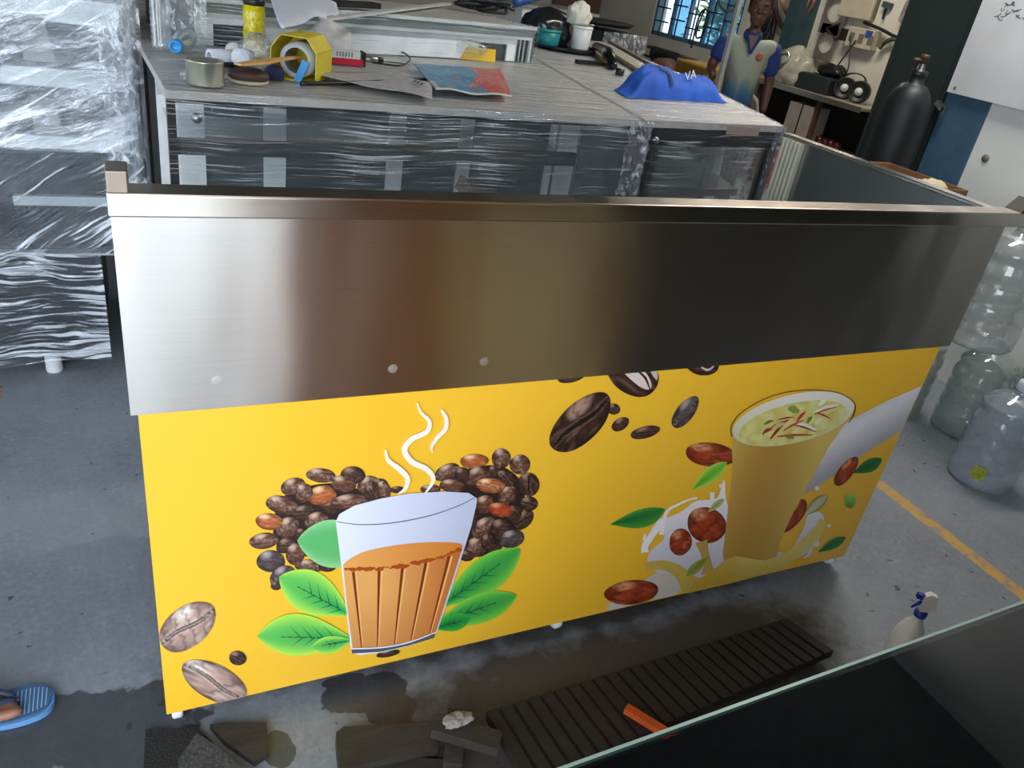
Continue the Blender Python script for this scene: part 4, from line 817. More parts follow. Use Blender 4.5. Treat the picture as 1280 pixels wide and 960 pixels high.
# clear bottle with purple cap
p = on(203, 62); t = thing('water_bottle', 'clear ribbed plastic bottle with a purple cap, standing at the left end of the cases', 'bottle', p)
pr = [(.001, 0), (.028, 0), (.033, .006)]+[q for k in range(7) for q in ((.033, .02+k*.022), (.030, .03+k*.022))]+[(.032, .185), (.022, .215), (.013, .225), (.013, .245)]
pr = [(r, h*.86) for r, h in pr]; MB().lathe(pr, p, n=24).build('bottle_body', CLEARP, t); MB().lathe([(.015, .202), (.015, .218), (.001, .219)], p, n=18).build('cap', mat('purple_cap', '#4d2c66', .4), t)
# lying bottle, blue cap to the camera
p = on(222, 72); t = thing('lying_bottle', 'clear bottle lying with its round blue cap towards the camera', 'bottle', p); ax = V((.25, 1, -.0)).normalized(); c = p+V((0, 0, .036))
MB().lathe([(.013, .0), (.014, .02), (.032, .06), (.034, .16), (.033, .19), (.001, .19)], c, ax, 24).build('bottle_body', JUGM, t)
MB().lathe([(.001, -.026), (.0125, -.026), (.0126, -.0262), (.013, -.030), (.0165, -.030), (.0185, -.029), (.0187, -.0285), (.0205, -.022), (.0206, .003), (.0205, .004), (.001, .004)], c, ax, 24).build('cap', mat('sky_blue_cap', '#2f93d8', .35), t)
# white rolls
def roll(px, py, r, L_, ax, m_, lab, core=None, rin=.0, nm='roll'):
    p = on(px, py); t = thing(nm, lab, 'roll', p); c = p+V((0, 0, r+.001)); ax = V(ax).normalized()
    MB().lathe([(rin, 0), (r, 0), (r, L_), (rin, L_), (rin, 0)] if rin else [(.001, 0), (r, 0), (r, L_), (.001, L_)], c, ax, 28).build('roll_body', m_, t)
    if core: MB().obox(c-ax*.002, core, (0, .6, .1)).build('core_tab', BLACKP, t)
    return t
roll(262, 82, .024, .13, (.9, .45, 0), PAPER, 'hollow white paper roll lying beside the round white reel', rin=.015, nm='paper_roll')
roll(294, 80, .031, .045, (.1, 1, 0), WP, 'round white reel with a black tab facing the camera', (.03, .004, .012), nm='tape_reel')
tag(MB().obox(on(278, 82)+V((0.0, -.01, .008)), (.16, .04, .014), (0, 0, .1), .004).build('black_tool', BLACKP), 'flat black tool lying under the white rolls', 'tool')
# glassy tin
p = on(257, 106); t = thing('tin_can', 'short silvery open tin on the front edge of the long case', 'tin', p)
MB().lathe([(.001, .002), (.049, .002), (.051, .005), (.050, .062), (.052, .066), (.048, .066), (.047, .008), (.001, .006)], p, n=36).build('tin_body', mat('silvery_tin', '#b5b5a6', .28, .75, .15, 12), t)
p = on(277, 90); tag(blob((p.x-.02, p.y+.02, Z1), (.035, .03, .035), 4).build('purple_scrap', mat('purple_wrapper', '#6a3a96', .4)), 'small shiny purple wrapper right of the tin', 'wrapper')
tag(blob((*on(238, 100).xy, Z1), (.05, .04, .03), 12).build('crumpled_film_scrap', CLEARP), 'small twist of clear film left of the tin', 'wrapper')
p = on(312, 104); t = thing('leather_pad', 'oval brown leather pad lying right of the tin', 'pad', p)
MB().lathe([(.001, .0), (.055, .0), (.058, .006), (.001, .006)], p+V((0, .02, 0)), n=30).build('pale_sole', mat('cream_felt', '#b8ad95', .8), t)
b_ = blob((p.x, p.y+.02, p.z+.006), (.12, .085, .035), 6, .05, 2); b_.build('leather_top', mat('brown_leather', '#43302c', .6), t)
tag(blob((*on(343, 100).xy, Z1), (.06, .05, .045), 9, .1, 3).build('navy_cloth', mat('navy_cloth', '#1f2848', .9)), 'small folded navy cloth beside the brown leather pad', 'cloth')
# putty knife with wooden blade shape
kn = thing('wooden_paddle', 'pale orange wooden paddle pointing into the yellow carton', 'paddle', on(330, 92)); m = MB(); h = .065
a, b = Pz(298, 82, Z1+h), Pz(377, 72, Z1+h); d_ = (b-a).normalized(); n_ = V((-d_.y, d_.x, 0))
m.slab([a-n_*.008, a+d_*.10-n_*.022, b-n_*.004, b+n_*.006, a+d_*.10+n_*.016, a+n_*.008], (0, 0, .006)); m.build('blade', mat('pale_orange_wood', '#d9a567', .6, stretch=(1, 9, 1)), kn)
tag(blob((*on(305, 90).xy, Z1+.02), (.07, .05, .05), 22, .2, 3).build('paper_scrap', PAPER), 'small crumpled paper under the wooden paddle', 'paper')
# yellow carton with a round roll inside
cb = Pz(378, 100, Z1); ct = thing('yellow_carton', 'open yellow and green carton holding a grey roll', 'carton', cb)
c = V((.60, 2.87, Z1)); c = (on(352, 104)+on(400, 101))/2+V((.02, .10, 0)); rz = .55; hw, dp, hh = .070, .17, .125
from mathutils import Euler
RC = Euler((0, 0, -.50)).to_matrix()
def qc(x, y, z): return c+RC @ V((x, y, z))
YC = mat('yellow_card', '#d9c52b', .5); GC = mat('green_print', '#2f8a2e', .5)
m = MB()
def panel(m, pts, th=.002):
    a, b, c_ = [V(p) for p in pts[:3]]; n = (b-a).cross(c_-a).normalized()*th; m.slab([V(p) for p in pts], n)
oct_ = [(-hw, 0), (hw, 0), (hw, .085), (hw-.03, hh), (-hw+.03, hh), (-hw, .085)]
for i in range(6):
    (x0, z0), (x1, z1) = oct_[i], oct_[(i+1) % 6]; m.add([qc(x0, -dp/2, z0), qc(x1, -dp/2, z1), qc(x1, dp/2, z1), qc(x0, dp/2, z0)], [(0, 1, 2, 3)])
m.add([qc(x, dp/2, z) for x, z in oct_], [(0, 1, 2, 3, 4, 5)])
cm = m.build('carton_body', YC, ct); md = cm.modifiers.new('thickness', 'SOLIDIFY'); md.thickness = .0025
m = MB(); m.add([qc(hw+.002, -dp/2, 0), qc(hw+.002, dp/2, 0), qc(hw+.002, dp/2, .022), qc(hw+.002, dp*.1, .012), qc(hw+.002, -dp/2+.03, .03)], [(0, 1, 2, 3, 4)]); m.add([qc(hw+.002, -dp/2, .05), qc(hw+.002, -dp*.2, .082), qc(hw+.002, -dp/2, .086)], [(0, 1, 2)]); m.build('green_print', GC, ct)
m = MB().lathe([(.038, 0), (.052, 0), (.052, .12), (.038, .12), (.038, 0)], qc(.005, -dp/2+.012, .056), RC @ V((0, 1, 0)), 32); m.build('grey_roll', mat('pale_grey_roll', '#aeb1b6', .5), ct)
m = MB().obox(qc(.03, -dp/2-.012, .03), (.022, .004, .07), (0, .4, -.5)); m.build('blue_tab', mat('light_blue_tab', '#3f9bd6', .5), ct)
# yellow bottle
p = Pz(316, 46, Z1); p = V((.50, 3.55, ZR+.003)) if False else Py(316, 40, 3.0); p.z = Z1; p = on(318, 69)
t = thing('yellow_bottle', 'bottle of bright yellow liquid with a black lid behind the carton', 'bottle', p)
MB().lathe([(.001, 0), (.036, 0), (.038, .01), (.036, .05), (.039, .07), (.035, .10), (.039, .13), (.036, .16), (.001, .165)], p, n=28).build('bottle_body', mat('bright_yellow_liquid', '#d8c81e', .2, noise_amt=.35, nscale=60, bump=.5, bscale=60, coat=.6), t)
MB().lathe([(.034, .162), (.036, .165), (.036, .19), (.001, .19)], p, n=24).build('lid', BLACKP, t)
# crumpled clear bag, white papers, white bag
tag(blob((*on(322, 84).xy, Z1), (.11, .09, .10), 31, .25, 5).build('clear_bag', film('clear_crumpled_bag', (0, .2, .4), (6, 6, 6), .50, .12, .7, .3, 2, (.85, .87, .93), .2)), 'crumpled clear plastic bag between the reel and the yellow carton', 'plastic bag')
def sheet(pts, z0, amp, seed, m_, name, lab, cat='paper', nu=14, nv=10, lift=None):
    a, b, c_, d = [Pz(x, y, z0) for x, y in pts]
    def f(u, v):
        p = lerp(lerp(a, b, u), lerp(d, c_, u), v); p.z = z0+amp*(noise.noise(V((u*3+seed, v*3, seed)))+.6)+(lift(u, v) if lift else 0); return p
    o = MB().grid(f, nu, nv).build(name, m_); s_ = o.modifiers.new('thickness', 'SOLIDIFY'); s_.thickness = .0012; return tag(o, lab, cat)
sheet([(322, -30), (410, -20), (424, 22), (352, 42)], ZR+.005, .02, 2, PAPER, 'white_paper_sheet', 'large creased white sheet behind the yellow bottle', lift=lambda u, v: .04*(1-v))
sheet([(436, 36), (497, 40), (497, 58), (438, 55)], Z1+.002, .006, 5, PAPER, 'white_paper_sheet', 'small white sheet behind the red and white tube')
sheet([(300, 96), (345, 86), (352, 92), (310, 104)], Z1+.04, .01, 7, PAPER, 'paper_strip_white', 'white torn strip leaning over the leather pad') if False else None
tag(blob((*on(410, 66).xy, Z1), (.17, .13, .12), 14, .2, 4).build('white_bag', mat('white_thin_bag', '#dcdcda', .5)), 'crumpled white plastic bag behind the yellow carton', 'plastic bag')
t = thing('red_white_box', 'long red and white sealant box right of the yellow carton', 'box', on(432, 82)); c = on(432, 80)
MB().obox(c+V((.0, 0, .012)), (.13, .05, .022), (0, 0, .05)).build('red_half', mat('red_card', '#c5283a', .4), t); MB().obox(c+V((-.008, 0, .035)), (.112, .048, .024), (0, 0, .05)).build('white_half', WP, t); MB().obox(c+V((.063, 0, .024)), (.006, .052, .05), (0, 0, .05)).build('black_end', BLACKP, t)
for k in range(7): MB().obox(c+V((-.05+k*.011, -.0255, .037)), (.003, .001, .016), (0, 0, .05)).build('bar_mark', BLACKP, t)
t = thing('sealant_nozzle', 'long thin black and silver nozzle lying right of the red and white box', 'nozzle', on(480, 78)); a, b = on(452, 78), on(512, 82)
MB().tube([a+V((0, 0, .014)), lerp(a, b, .3)+V((0, 0, .014)), lerp(a, b, .35)+V((0, 0, .012)), b+V((0, 0, .006))], [.012, .012, .006, .002], 10).build('nozzle_body', STEEL_PLAIN, t); MB().tube([lerp(a, b, .28)+V((0, 0, .014)), lerp(a, b, .42)+V((0, 0, .013))], .011, 10).build('black_grip', BLACKP, t)
tag(MB().obox(on(506, 67)+V((0, 0, .010)), (.07, .03, .018), (0, 0, .15), .003).build('white_block', WP), 'small white block behind the thin nozzle', 'block')
a, b = on(376, 108), on(535, 104); tag(MB().tube(smooth_path([a+V((0, 0, .008)), lerp(a, b, .4)+V((0, -.02, .01)), b+V((0, .02, .008))], 6), [.008]*12+[.006], 6).build('black_rod', BLACKP), 'long black strip lying along the case below the carton', 'rod')
cp = smooth_path([on(452, 66)+V((0, 0, .01)), on(485, 65)+V((0, 0, .02)), on(512, 75)+V((0, 0, .01)), on(500, 84)+V((0, 0, .006)), on(465, 80)+V((0, 0, .006))], 6)
tag(MB().tube(cp, .0035, 6).build('cable_loop', BLACKP), 'thin black cable loop around the sealant nozzle', 'cable')
sheet([(378, 92), (470, 92), (540, 105), (540, 126)], Z1+.012, .008, 9, mat('newspaper_grey', '#a6a3a3', .8, noise_amt=.15, nscale=30), 'paper_strip', 'curling grey paper strip in front of the blue and red brochure')
np_ = on(523, 115); t_ = MB(); 
for k in range(3): t_.obox(on(518+k*4, 112+k*2)+V((0, 0, .028)), (.006, .035, .001), (0, 0, -.5))
tag(t_.build('printed_tag', BLACKP), 'dark print marks on a white slip at the end of the grey strip', 'print')
# brochure: blue part and red part, worn
def bro_col(u, v):
    n_ = noise.noise(V((u*7, v*9, 1)))*.22; c1, c2_ = srgb('#3f88ad'), srgb('#cf5a49'); k = 1 if u+n_-.10*(1-v) > .56 else 0; k = 1 if (.3 < u < .42 and .45 < v < .6 and n_ > -.02) else k
    c = mixc(c1, c2_, k); return mixc(c, srgb('#c9c9c6'), max(0, abs(noise.noise(V((u*20, v*26, 5))))-.28)*2 + (1 if u < .06 and v > .7 or v > .97 else 0))
def bro(u, v):
    a, b, c_, d = Pz(516, 80, Z1+.02), Pz(626, 87, Z1+.02), Pz(640, 121, Z1+.02), Pz(545, 112, Z1+.02)
    p = lerp(lerp(a, b, u), lerp(d, c_, u), v); p.z = Z1+.015+.007*(noise.noise(V((u*3, v*3, 5)))+.6); return (p, bro_col(u, v))
o = MB().grid(bro, 60, 40).build('brochure', PRINT, cols=True); s_ = o.modifiers.new('thickness', 'SOLIDIFY'); s_.thickness = .003; tag(o, 'worn brochure, blue at left and red at right, lying on the long case', 'brochure')
c = on(590, 76); t = thing('yellow_bar', 'flat bright yellow box leaning on the white rimmed case', 'box', c)
a, b = on(561, 72), on(619, 78); MB().slab([a, b, b+V((0, .01, .052)), a+V((0, .01, .052))], (0, .02, 0)).build('box_body', mat('bright_yellow_card', '#e8bd35', .5), t)
blob((*lerp(a, b, .4).xy, Z1+.03), (.16, .03, .05), 17).build('torn_wrapper', CLEARP, t); bpy.context.view_layer.update()
# black cables, blue tube, black bag, long strip on the rimmed case
def tangle(c, sx, sy, sz, n, r, seed):
    rnd = random.Random(seed); pts = []
    for i in range(n):
        a = i*1.35+rnd.uniform(-.3, .3); k = rnd.uniform(.35, 1); pts.append((c[0]+sx*k*math.cos(a)+(i/n-.5)*sx*1.2, c[1]+sy*k*math.sin(a), c[2]+r+sz*rnd.random()))
    return MB().tube(smooth_path(pts, 6), r, 6)
ZC = ZR+.004
def onr(px, py): return Pz(px, py, ZC)
c = onr(608, 16); tag(tangle((c.x, c.y, ZC), .13, .07, .05, 34, .009, 3).build('cable_heap', mat('black_cable', '#1a1c1e', .5)), 'heap of black cable on the rimmed white case', 'cable')
a, b = onr(648, 16)+V((-.02, 0, .05)), onr(672, 10)+V((.04, 0, .08)); t = thing('blue_tube', 'short blue tube lying beyond the cable heap', 'tube', a-V((0, 0, .05))); MB().tube([a, b], .024, 16).build('tube_body', mat('blue_card_tube', '#27518c', .4), t)
c = Pz(690, 56, Z1); blobk = blob((c.x-.05, c.y, Z1), (.34, .26, .20), 19, .10, 3); tag(blobk.build('black_bag', mat('glossy_black_bag', '#1f2123', .22, noise_amt=.2, bump=.35, bscale=14, coat=.4)), 'glossy black plastic bag resting beside the rimmed white case', 'plastic bag')
a, b = onr(405, 26), onr(560, 6); tag(MB().bar(a+V((0, 0, .006)), b+V((0, 0, .006)), .035, .008).build('pale_lath', mat('pale_lath', '#c5c8c2', .6)), 'pale flat lath lying along the top of the rimmed case', 'lath')
a, b = onr(418, 10), onr(470, 12); tag(MB().bar(a+V((0, 0, .016)), b+V((0, 0, .016)), .05, .02).build('black_lath', BLACKP), 'short black bar beside the pale lath', 'bar')
# tools and tubs on the rear worktop
c = on(705, 60); t = thing('round_tray', 'round black tray under the teal and white tubs', 'tray', V((2.62, 4.55, Z1))); c = V((2.52, 4.50, Z1)); c = Pz(700, 58, Z1+.01)
ctx = V((c.x+.02, c.y, Z1)); MB().lathe([(.001, .0), (.20, .0), (.225, .02), (.22, .02), (.198, .006), (.001, .006)], ctx, n=40).build('tray_body', mat('dark_tray', '#22282a', .3, .5), t)
def tub(x, y, r, h, m_, lab, lid=None, z=None):
    z = Z1+.007 if z is None else z; t = thing('tub', lab, 'tub', (x, y, z)); MB().lathe([(.001, 0), (r*.85, 0), (r*.9, .01), (r, h), (r*.93, h), (r*.8, .012), (.001, .01)], (x, y, z), n=28).build('tub_body', m_, t); MB().lathe([(r*1.04, h-.012), (r*1.04, h-.002), (r*.98, h+.001)], (x, y, z), n=28).build('rim', lid or m_, t); return t
tub(ctx.x-.10, ctx.y+.02, .075, .09, mat('teal_plastic', '#1c8c8c', .4), 'teal plastic tub on the black tray')
tub(ctx.x+.10, ctx.y-.02, .06, .13, WP, 'tall white tub on the black tray right of the teal tub')
tag(blob((ctx.x+.08, ctx.y+.02, Z1+.14), (.15, .13, .12), 41, .2, 4).build('foam_pad', mat('cream_foam', '#dcd9cc', .8)), 'cream foam lump on the tall white tub', 'foam')
a, b = on(720, 80), on(766, 84); tag(MB().bar(a+V((0, 0, .012)), lerp(a, b, .72)+V((0, 0, .012)), .03, .02).build('straight_bar', BLACKP), 'black straight handle lying on the rear worktop', 'tool')
p = on(757, 80); g_ = thing('power_tool', 'small shiny black and brass power tool beside the black handle', 'tool', p)
MB().tube([on(744, 66)+V((0, 0, .03)), on(758, 76)+V((0, 0, .04)), on(766, 88)+V((0, 0, .02))], [.03, .035, .02], 14).build('tool_body', mat('glossy_dark_tool', '#26282c', .2, .6), g_)
MB().tube([on(744, 70)+V((0, -.02, .02)), on(756, 82)+V((0, -.02, .02))], .014, 10).build('brass_part', mat('brass', '#a88d4a', .3, .9), g_)
tag(MB().lathe([(.001, 0), (.022, 0), (.022, .03), (.001, .03)], on(774, 94), n=18).build('round_stopper', BLACKP), 'small black knob left of the blue bag', 'knob')
for a, b, w, col, lab in (((752, 60), (812, 98), .05, '#a59a84', 'wide pale plank end on the rear worktop'), ((760, 58), (818, 92), .018, '#6b5747', 'narrow brown stick on the wide pale plank')):
    A_, B_ = on(*a), on(*b); z_ = .02 if w > .03 else .045; tag(MB().bar(A_+V((0, 0, z_/1.5)), B_+V((0, 0, z_/1.5)), w, .016).build('plank', mat('plank'+col[1:], col, .7, stretch=(1, 8, 8))), lab, 'plank')
# blue cloth bag
bp0 = on(845, 122); bb = thing('blue_cloth_bag', 'bright blue cloth bag with dark strap slumped on the black case', 'bag', (2.16, 2.98, Z1))
BLUEC = mat('bright_blue_cloth', '#1f56b8', .75, noise_amt=.15, nscale=6, bump=.3, bscale=9)
def bagf(a, b):
    # two humps with a fold between
    L0, L1 = on(781, 121), on(908, 128); base = lerp(L0, L1, a); across = V((.06, .24, 0))
    hmp = .10*math.exp(-(abs(a-.30)/.23)**3)+.072*math.exp(-(abs(a-.74)/.24)**3)
    env = max(0, 1-(2*b-1)**2)**.42*min(1, a*7+.12)*min(1, (1-a)*7+.1)
    z = (hmp+.012)*env*(1+.18*noise.noise(V((a*7, b*5, 2))))+.010*abs(noise.noise(V((a*16, b*10, 8))))*env
    wv = .018*noise.noise(V((a*8, b*3, 4))); return base+across*(b*(.75+.5*math.sin(PI*a))-.06)+V((wv, wv, z))
MB().grid(bagf, 70, 40).build('bag_body', BLUEC, bb)
MB().grid(lambda a, b: bagf(.40+.10*(1-a)*1+.045*b-.14*(1-a) if False else .27+.12*(1-a)+.03*b, .04+.55*a)+V((0, -.004, .006)), 24, 3).build('strap', mat('dark_strap', '#26304f', .8), bb)
ctp = bagf(.60, .24)+V((0, -.012, .022)); put_text('VA', .05, ctp, (.9, .1, .25), (-.2, .15, 1), 'bag_lettering', mat('white_print', '#dfe4ea', .6), bb)

# ================================================================== FAR BAY
BWX = WX
def onw(px, py, off=0): return Px(px, py, BWX-off)
bz_ = .96
f0, f1 = Pz(935, 92, bz_), Pz(1065, 133, bz_); bx0 = (f0.x+f1.x)/2
bench = thing('workbench', 'long shallow steel-edged bench along the far right wall', 'bench', (bx0+.25, 6.3, 0))
GRB = mat('worn_bench_top', '#8d8578', .5, noise_amt=.2, nscale=6)
MB().box((bx0, f1.y-.05, bz_-.03), (BWX-.01, f0.y+.3, bz_), .004).build('bench_top', GRB, bench)
MB().box((bx0-.012, f1.y-.05, bz_-.045), (bx0, f0.y+.3, bz_+.004)).build('edge_strip', STEEL_PLAIN, bench)
for y in (f1.y+.5, f0.y-.3): MB().box((bx0+.04, y, 0), (bx0+.08, y+.04, bz_-.03)).build('leg', mat('brown_rusty_leg', '#4a352b', .7), bench)
MB().box((bx0+.04, f1.y+.1, .46), (BWX-.02, f0.y+.2, .49)).build('lower_shelf', mat('pale_plank', '#a39b8b', .6), bench)
MB().box((BWX-.06, 3.6, .0), (BWX-.015, f0.y+.2, bz_-.05)).build('back_board', mat('very_dark_board', '#171412', .8), bench)
# far return
fan_g = 'two round black speakers or fans with pale centres on the bench'
for k, (px, py) in enumerate(((1056, 111), (1073, 118))):
    c = Px(px, py, bx0+.22); r = .10; c.z = bz_+r+.001
    t = thing('round_fan', ('round black fan with a pale hub on the bench, farther one', 'round black fan with a pale hub on the bench, nearer one')[k], 'fan', (c.x, c.y, bz_)); ax = V((-.85, -.5, .1)).normalized()
    MB().lathe([(r*.6, -.05), (r, -.04), (r, .03), (r*.9, .04), (r*.82, .02), (r*.3, .015), (.001, .015)], c, ax, 28).build('housing', BLACKP, t)
    MB().lathe([(.036, .02), (.036, .035), (.001, .04)], c, ax, 20).build('hub', mat('pale_hub', '#c9cac6', .4), t)
c = Px(1066, 100, bx0+.3); cbp = [(c.x+.05*math.sin(a*.9), c.y+.13*math.cos(a), bz_+.17+.07*math.sin(a)) for a in [k*.6 for k in range(22)]]
tag(MB().tube(smooth_path(cbp, 3), .006, 6).build('cable_coil', BLACKP), 'black cable coil on the two round fans', 'cable')
c = Px(992, 88, bx0+.2); t = thing('bagged_machine', 'machine wrapped in a cloudy plastic bag on the bench', 'machine', (c.x, c.y, bz_))
blob((c.x, c.y, bz_+.0), (.30, .50, .36), 51, .14, 3).build('plastic_bag', mat('cloudy_cream_bag', '#a5a292', .3, noise_amt=.3, nscale=5, bump=.6, bscale=12), t)
MB().lathe([(.06, 0), (.075, 0), (.075, .03), (.06, .03)], (c.x-.14, c.y+.05, bz_+.24), (-.8, -.4, .3), 20).build('chrome_ring', STEEL_PLAIN, t)
c = Px(1026, 104, bx0+.2); tag(MB().box((c.x-.1, c.y-.2, bz_), (c.x+.15, c.y+.26, bz_+.16), .02).build('dark_box', mat('dark_teal_box', '#1c2424', .5)), 'low dark box on the bench between the bagged machine and the fans', 'box')
c = Px(1038, 96, bx0+.25); tag(blob((c.x, c.y, bz_+.162), (.18, .3, .12), 55).build('black_gadget', BLACKP), 'small black gadget on the low dark box', 'gadget')
# under the bench
c = Px(965, 105, bx0); t = thing('plastic_chair', 'grey moulded plastic chair standing under the bench', 'chair', (c.x-.1, c.y, 0)); GPL = mat('grey_beige_plastic', '#8f887c', .5)
cx, cy = bx0-.12, Px(965, 120, bx0).y-.1
MB().grid(lambda a, b: V((cx+.42*a-.2, cy-.22+.44*b, .43+.02*math.cos(PI*2*b))), 6, 8).build('seat', GPL, t).modifiers.new('t', 'SOLIDIFY').thickness = .02
MB().grid(lambda a, b: V((cx-.22-.08*a, cy+(-.22+.44*b)*(1-.25*a**3), .44+.42*a-.05*(2*b-1)**2*a)), 10, 10).build('backrest', GPL, t).modifiers.new('t', 'SOLIDIFY').thickness = .02
for sx in (-.18, .2):
    for sy in (-.2, .2): MB().bar((cx+sx, cy+sy, .43), (cx+sx*1.15, cy+sy*1.1, 0), .035).build('leg', GPL, t)
c = Px(998, 135, bx0-.02); c.z = .49; t = thing('grey_box', 'upright grey strapped box on the lower shelf of the bench', 'box', (c.x+.1, c.y, .49)); MB().box((bx0+.02, c.y-.16, .49), (bx0+.25, c.y+.18, .84), .01).build('box_body', mat('warm_grey_card', '#8c857b', .6), t); MB().box((bx0+.015, c.y-.02, .489), (bx0+.255, c.y-.005, .845)).build('strap', BLACKP, t)
for k, (px, py, lab) in enumerate(((962, 185, 'orange-brown carton below the lower shelf, near the worker'), (1002, 182, 'orange-brown carton below the lower shelf, half hidden by the counter side'))):
    c = Px(px, py, bx0-.1); tag(MB().box((bx0-.15, c.y-.2, 0), (bx0+.2, c.y+.2, .40-.04*k), .01).build('orange_carton', mat('orange_brown_card', '#a8592b', .7)), lab, 'carton')
for k in range(5):
    c = Px(1022+k*7, 160+k*3, bx0+.2); tag(MB().lathe([(.001, 0), (.04, 0), (.045, .01), (.045, .07+.02*(k % 2)), (.03, .09), (.001, .09+.02*(k % 2))], (c.x, c.y, .49), n=14).build('maroon_tin', mat('maroon_tin', '#5a2a2a', .3, .3)), 'small maroon tin on the dark lower shelf', 'tin', 'maroon tins on the lower shelf')
for o in bpy.data.objects:
    if o.name.startswith('maroon_tin'): o['label'] = 'small maroon tin among the dark tins on the lower shelf'
# hanging things and fittings on the wall
def loop(pts, r, m_, nm, lab, cat, off=.04):
    return tag(MB().tube(smooth_path([onw(x, y, off+.02*(i % 3)) for i, (x, y) in enumerate(pts)], 7), r, 8).build(nm, m_), lab, cat)
BC = mat('black_cable2', '#15171a', .5)
lps = [[(968, 12), (955, 30), (946, 60), (940, 88), (952, 60), (962, 30), (968, 14)], [(969, 14), (960, 45), (950, 75), (944, 95), (957, 70), (966, 40), (970, 16)], [(967, 16), (950, 35), (940, 55), (938, 72), (948, 48), (960, 26), (968, 14)]]
cc_ = thing('hanging_cable', 'thick black cables hanging in loops on the wall beside the worker', 'cable', onw(968, 14))
for l in lps: MB().tube(smooth_path([onw(x, y, .04+.02*(i % 3)) for i, (x, y) in enumerate(l)], 7), .025, 8).build('cable_loop', BC, cc_)
loop([(972, -15), (970, 10), (976, 32), (985, 36), (993, 24), (998, 10), (1000, -12)], .022, mat('brown_hose', '#5b3a31', .5), 'brown_hose', 'brown rubber hose hanging in a loop below the copper bowl', 'hose')
loop([(897, -12), (900, 6), (908, 14), (920, 10), (924, -10)], .016, mat('olive_hose', '#5c5a4a', .5), 'olive_hose', 'thin olive hose looped on the wall left of the worker', 'hose')
c = onw(1002, -4, .10); t = thing('copper_fitting', 'shiny copper-pink round coil hung at the top of the wall', 'coil', c); COP = mat('copper_pink', '#b98a74', .3, .8)
for k in range(4): MB().lathe([(.22-.025*k, 0), (.24-.025*k, .02), (.22-.025*k, .04), (.20-.025*k, .02), (.22-.025*k, 0)], c+V((-.04*k, 0, 0)), (-1, 0, 0), 28).build('coil_ring', COP, t)
a, b = onw(1005, -5, .12), onw(990, 76, .12); t = tag(MB().bar((a.x, (a.y+b.y)/2, b.z), (a.x, (a.y+b.y)/2, 1.86), .28, .16).build('dark_teal_pipe_box', mat('dark_teal_paint', '#2c4247', .4)), 'dark teal upright duct on the wall behind the bagged machine', 'duct')
# cut metal template plate with two round holes
t = thing('metal_template', 'grey cut metal plate with round holes hung on the wall', 'plate', onw(1030, 70, .05)); TP = mat('grey_sheet_metal', '#79746c', .45, .4)
def plate(cent, r, w, h, nm):
    """rectangle with a round hole in the wall plane (y, z)"""
    n = 32; m = MB(); vs = []; 
    for k in range(n):
        a = 2*PI*k/n; cy_, cz_ = math.cos(a), math.sin(a); s = min(w/2/abs(cy_) if abs(cy_) > 1e-6 else 9, h/2/abs(cz_) if abs(cz_) > 1e-6 else 9)
        for rr in (r, s):
            for dx_ in (0, .012): vs.append(cent+V((-dx_, cy_*rr, cz_*rr)))
    fs = []
    for k in range(n):
        a, b = 4*k, 4*((k+1) % n); fs += [(a, a+2, b+2, b), (a+1, b+1, b+3, a+3), (a, b, b+1, a+1), (a+2, a+3, b+3, b+2)]
    m.add(vs, fs); return m.build(nm, TP, t)
pl, pu_ = onw(1033, 53, .06), onw(1046, 12, .06); dw = abs(onw(1018, 60).y-onw(1052, 68).y)
plate(pl, .10, dw*.62, .34, 'lower_plate'); plate(pu_, .12, dw*.8, .46, 'upper_plate')
m = MB(); a, b, c_ = onw(1033, 36, .08), onw(1052, 28, .08), onw(1046, 50, .08); m.tube([a, b, c_, a], .012, 6); m.build('triangle_cut', mat('dark_cut', '#38332e', .6), t)
# switches and conduits
IV = mat('ivory_plastic', '#b5ac94', .5)
c = onw(1083, 48, .08); t = thing('socket_board', 'ivory socket board with a blue switch and plugged black leads', 'socket board', c); a, b = onw(1066, 50), onw(1098, 56)
cy = (a.y+b.y)/2; hy = abs(a.y-b.y)/2; MB().box((BWX-.10, cy-hy, c.z-.10), (BWX, cy+hy, c.z+.08), .01).build('board_body', IV, t)
for k in range(4): MB().box((BWX-.106, cy+hy-.10-k*.12, c.z-.05), (BWX-.099, cy+hy-.04-k*.12, c.z+.03)).build('socket', mat('grey_socket', '#6b6558', .5), t)
MB().box((BWX-.107, cy-hy+.02, c.z+.01), (BWX-.099, cy-hy+.10, c.z+.07)).build('blue_switch', mat('dull_blue', '#2f4a86', .5), t); MB().box((BWX-.14, cy+hy+.0, c.z-.06), (BWX-.02, cy+hy+.06, c.z+.05), .01).build('black_plug', BLACKP, t)
c = onw(1072, 6, .05); tag(MB().box((BWX-.08, c.y-.22, c.z-.12), (BWX, c.y+.2, c.z+.25), .01).build('junction_box', IV), 'ivory junction box above the socket board', 'box')
cdt = onw(1083, 20, .03); tag(MB().box((BWX-.05, cdt.y-.09, cdt.z-.02), (BWX, cdt.y-.04, 2.6)).build('conduit', mat('olive_conduit', '#6b6650', .6)), 'vertical olive conduit above the socket board', 'conduit')
c1_, c2_ = onw(1063, 45, .15), onw(1070, 118, .30); tag(MB().tube(smooth_path([c1_, lerp(c1_, c2_, .5)+V((0, .05, -.02)), V((bx0+.3, c2_.y+.3, bz_+.1))], 8), .007, 6).build('power_lead', BC), 'thin black lead from socket board down to the fans', 'cable')
c1_ = onw(1070, 50, .12); c2_ = onw(1040, 92, .12); tag(MB().tube(smooth_path([c1_, lerp(c1_, c2_, .5), c2_], 6), .008, 6).build('power_lead', BC), 'thin black lead from socket board slanting left to the gadget', 'cable')
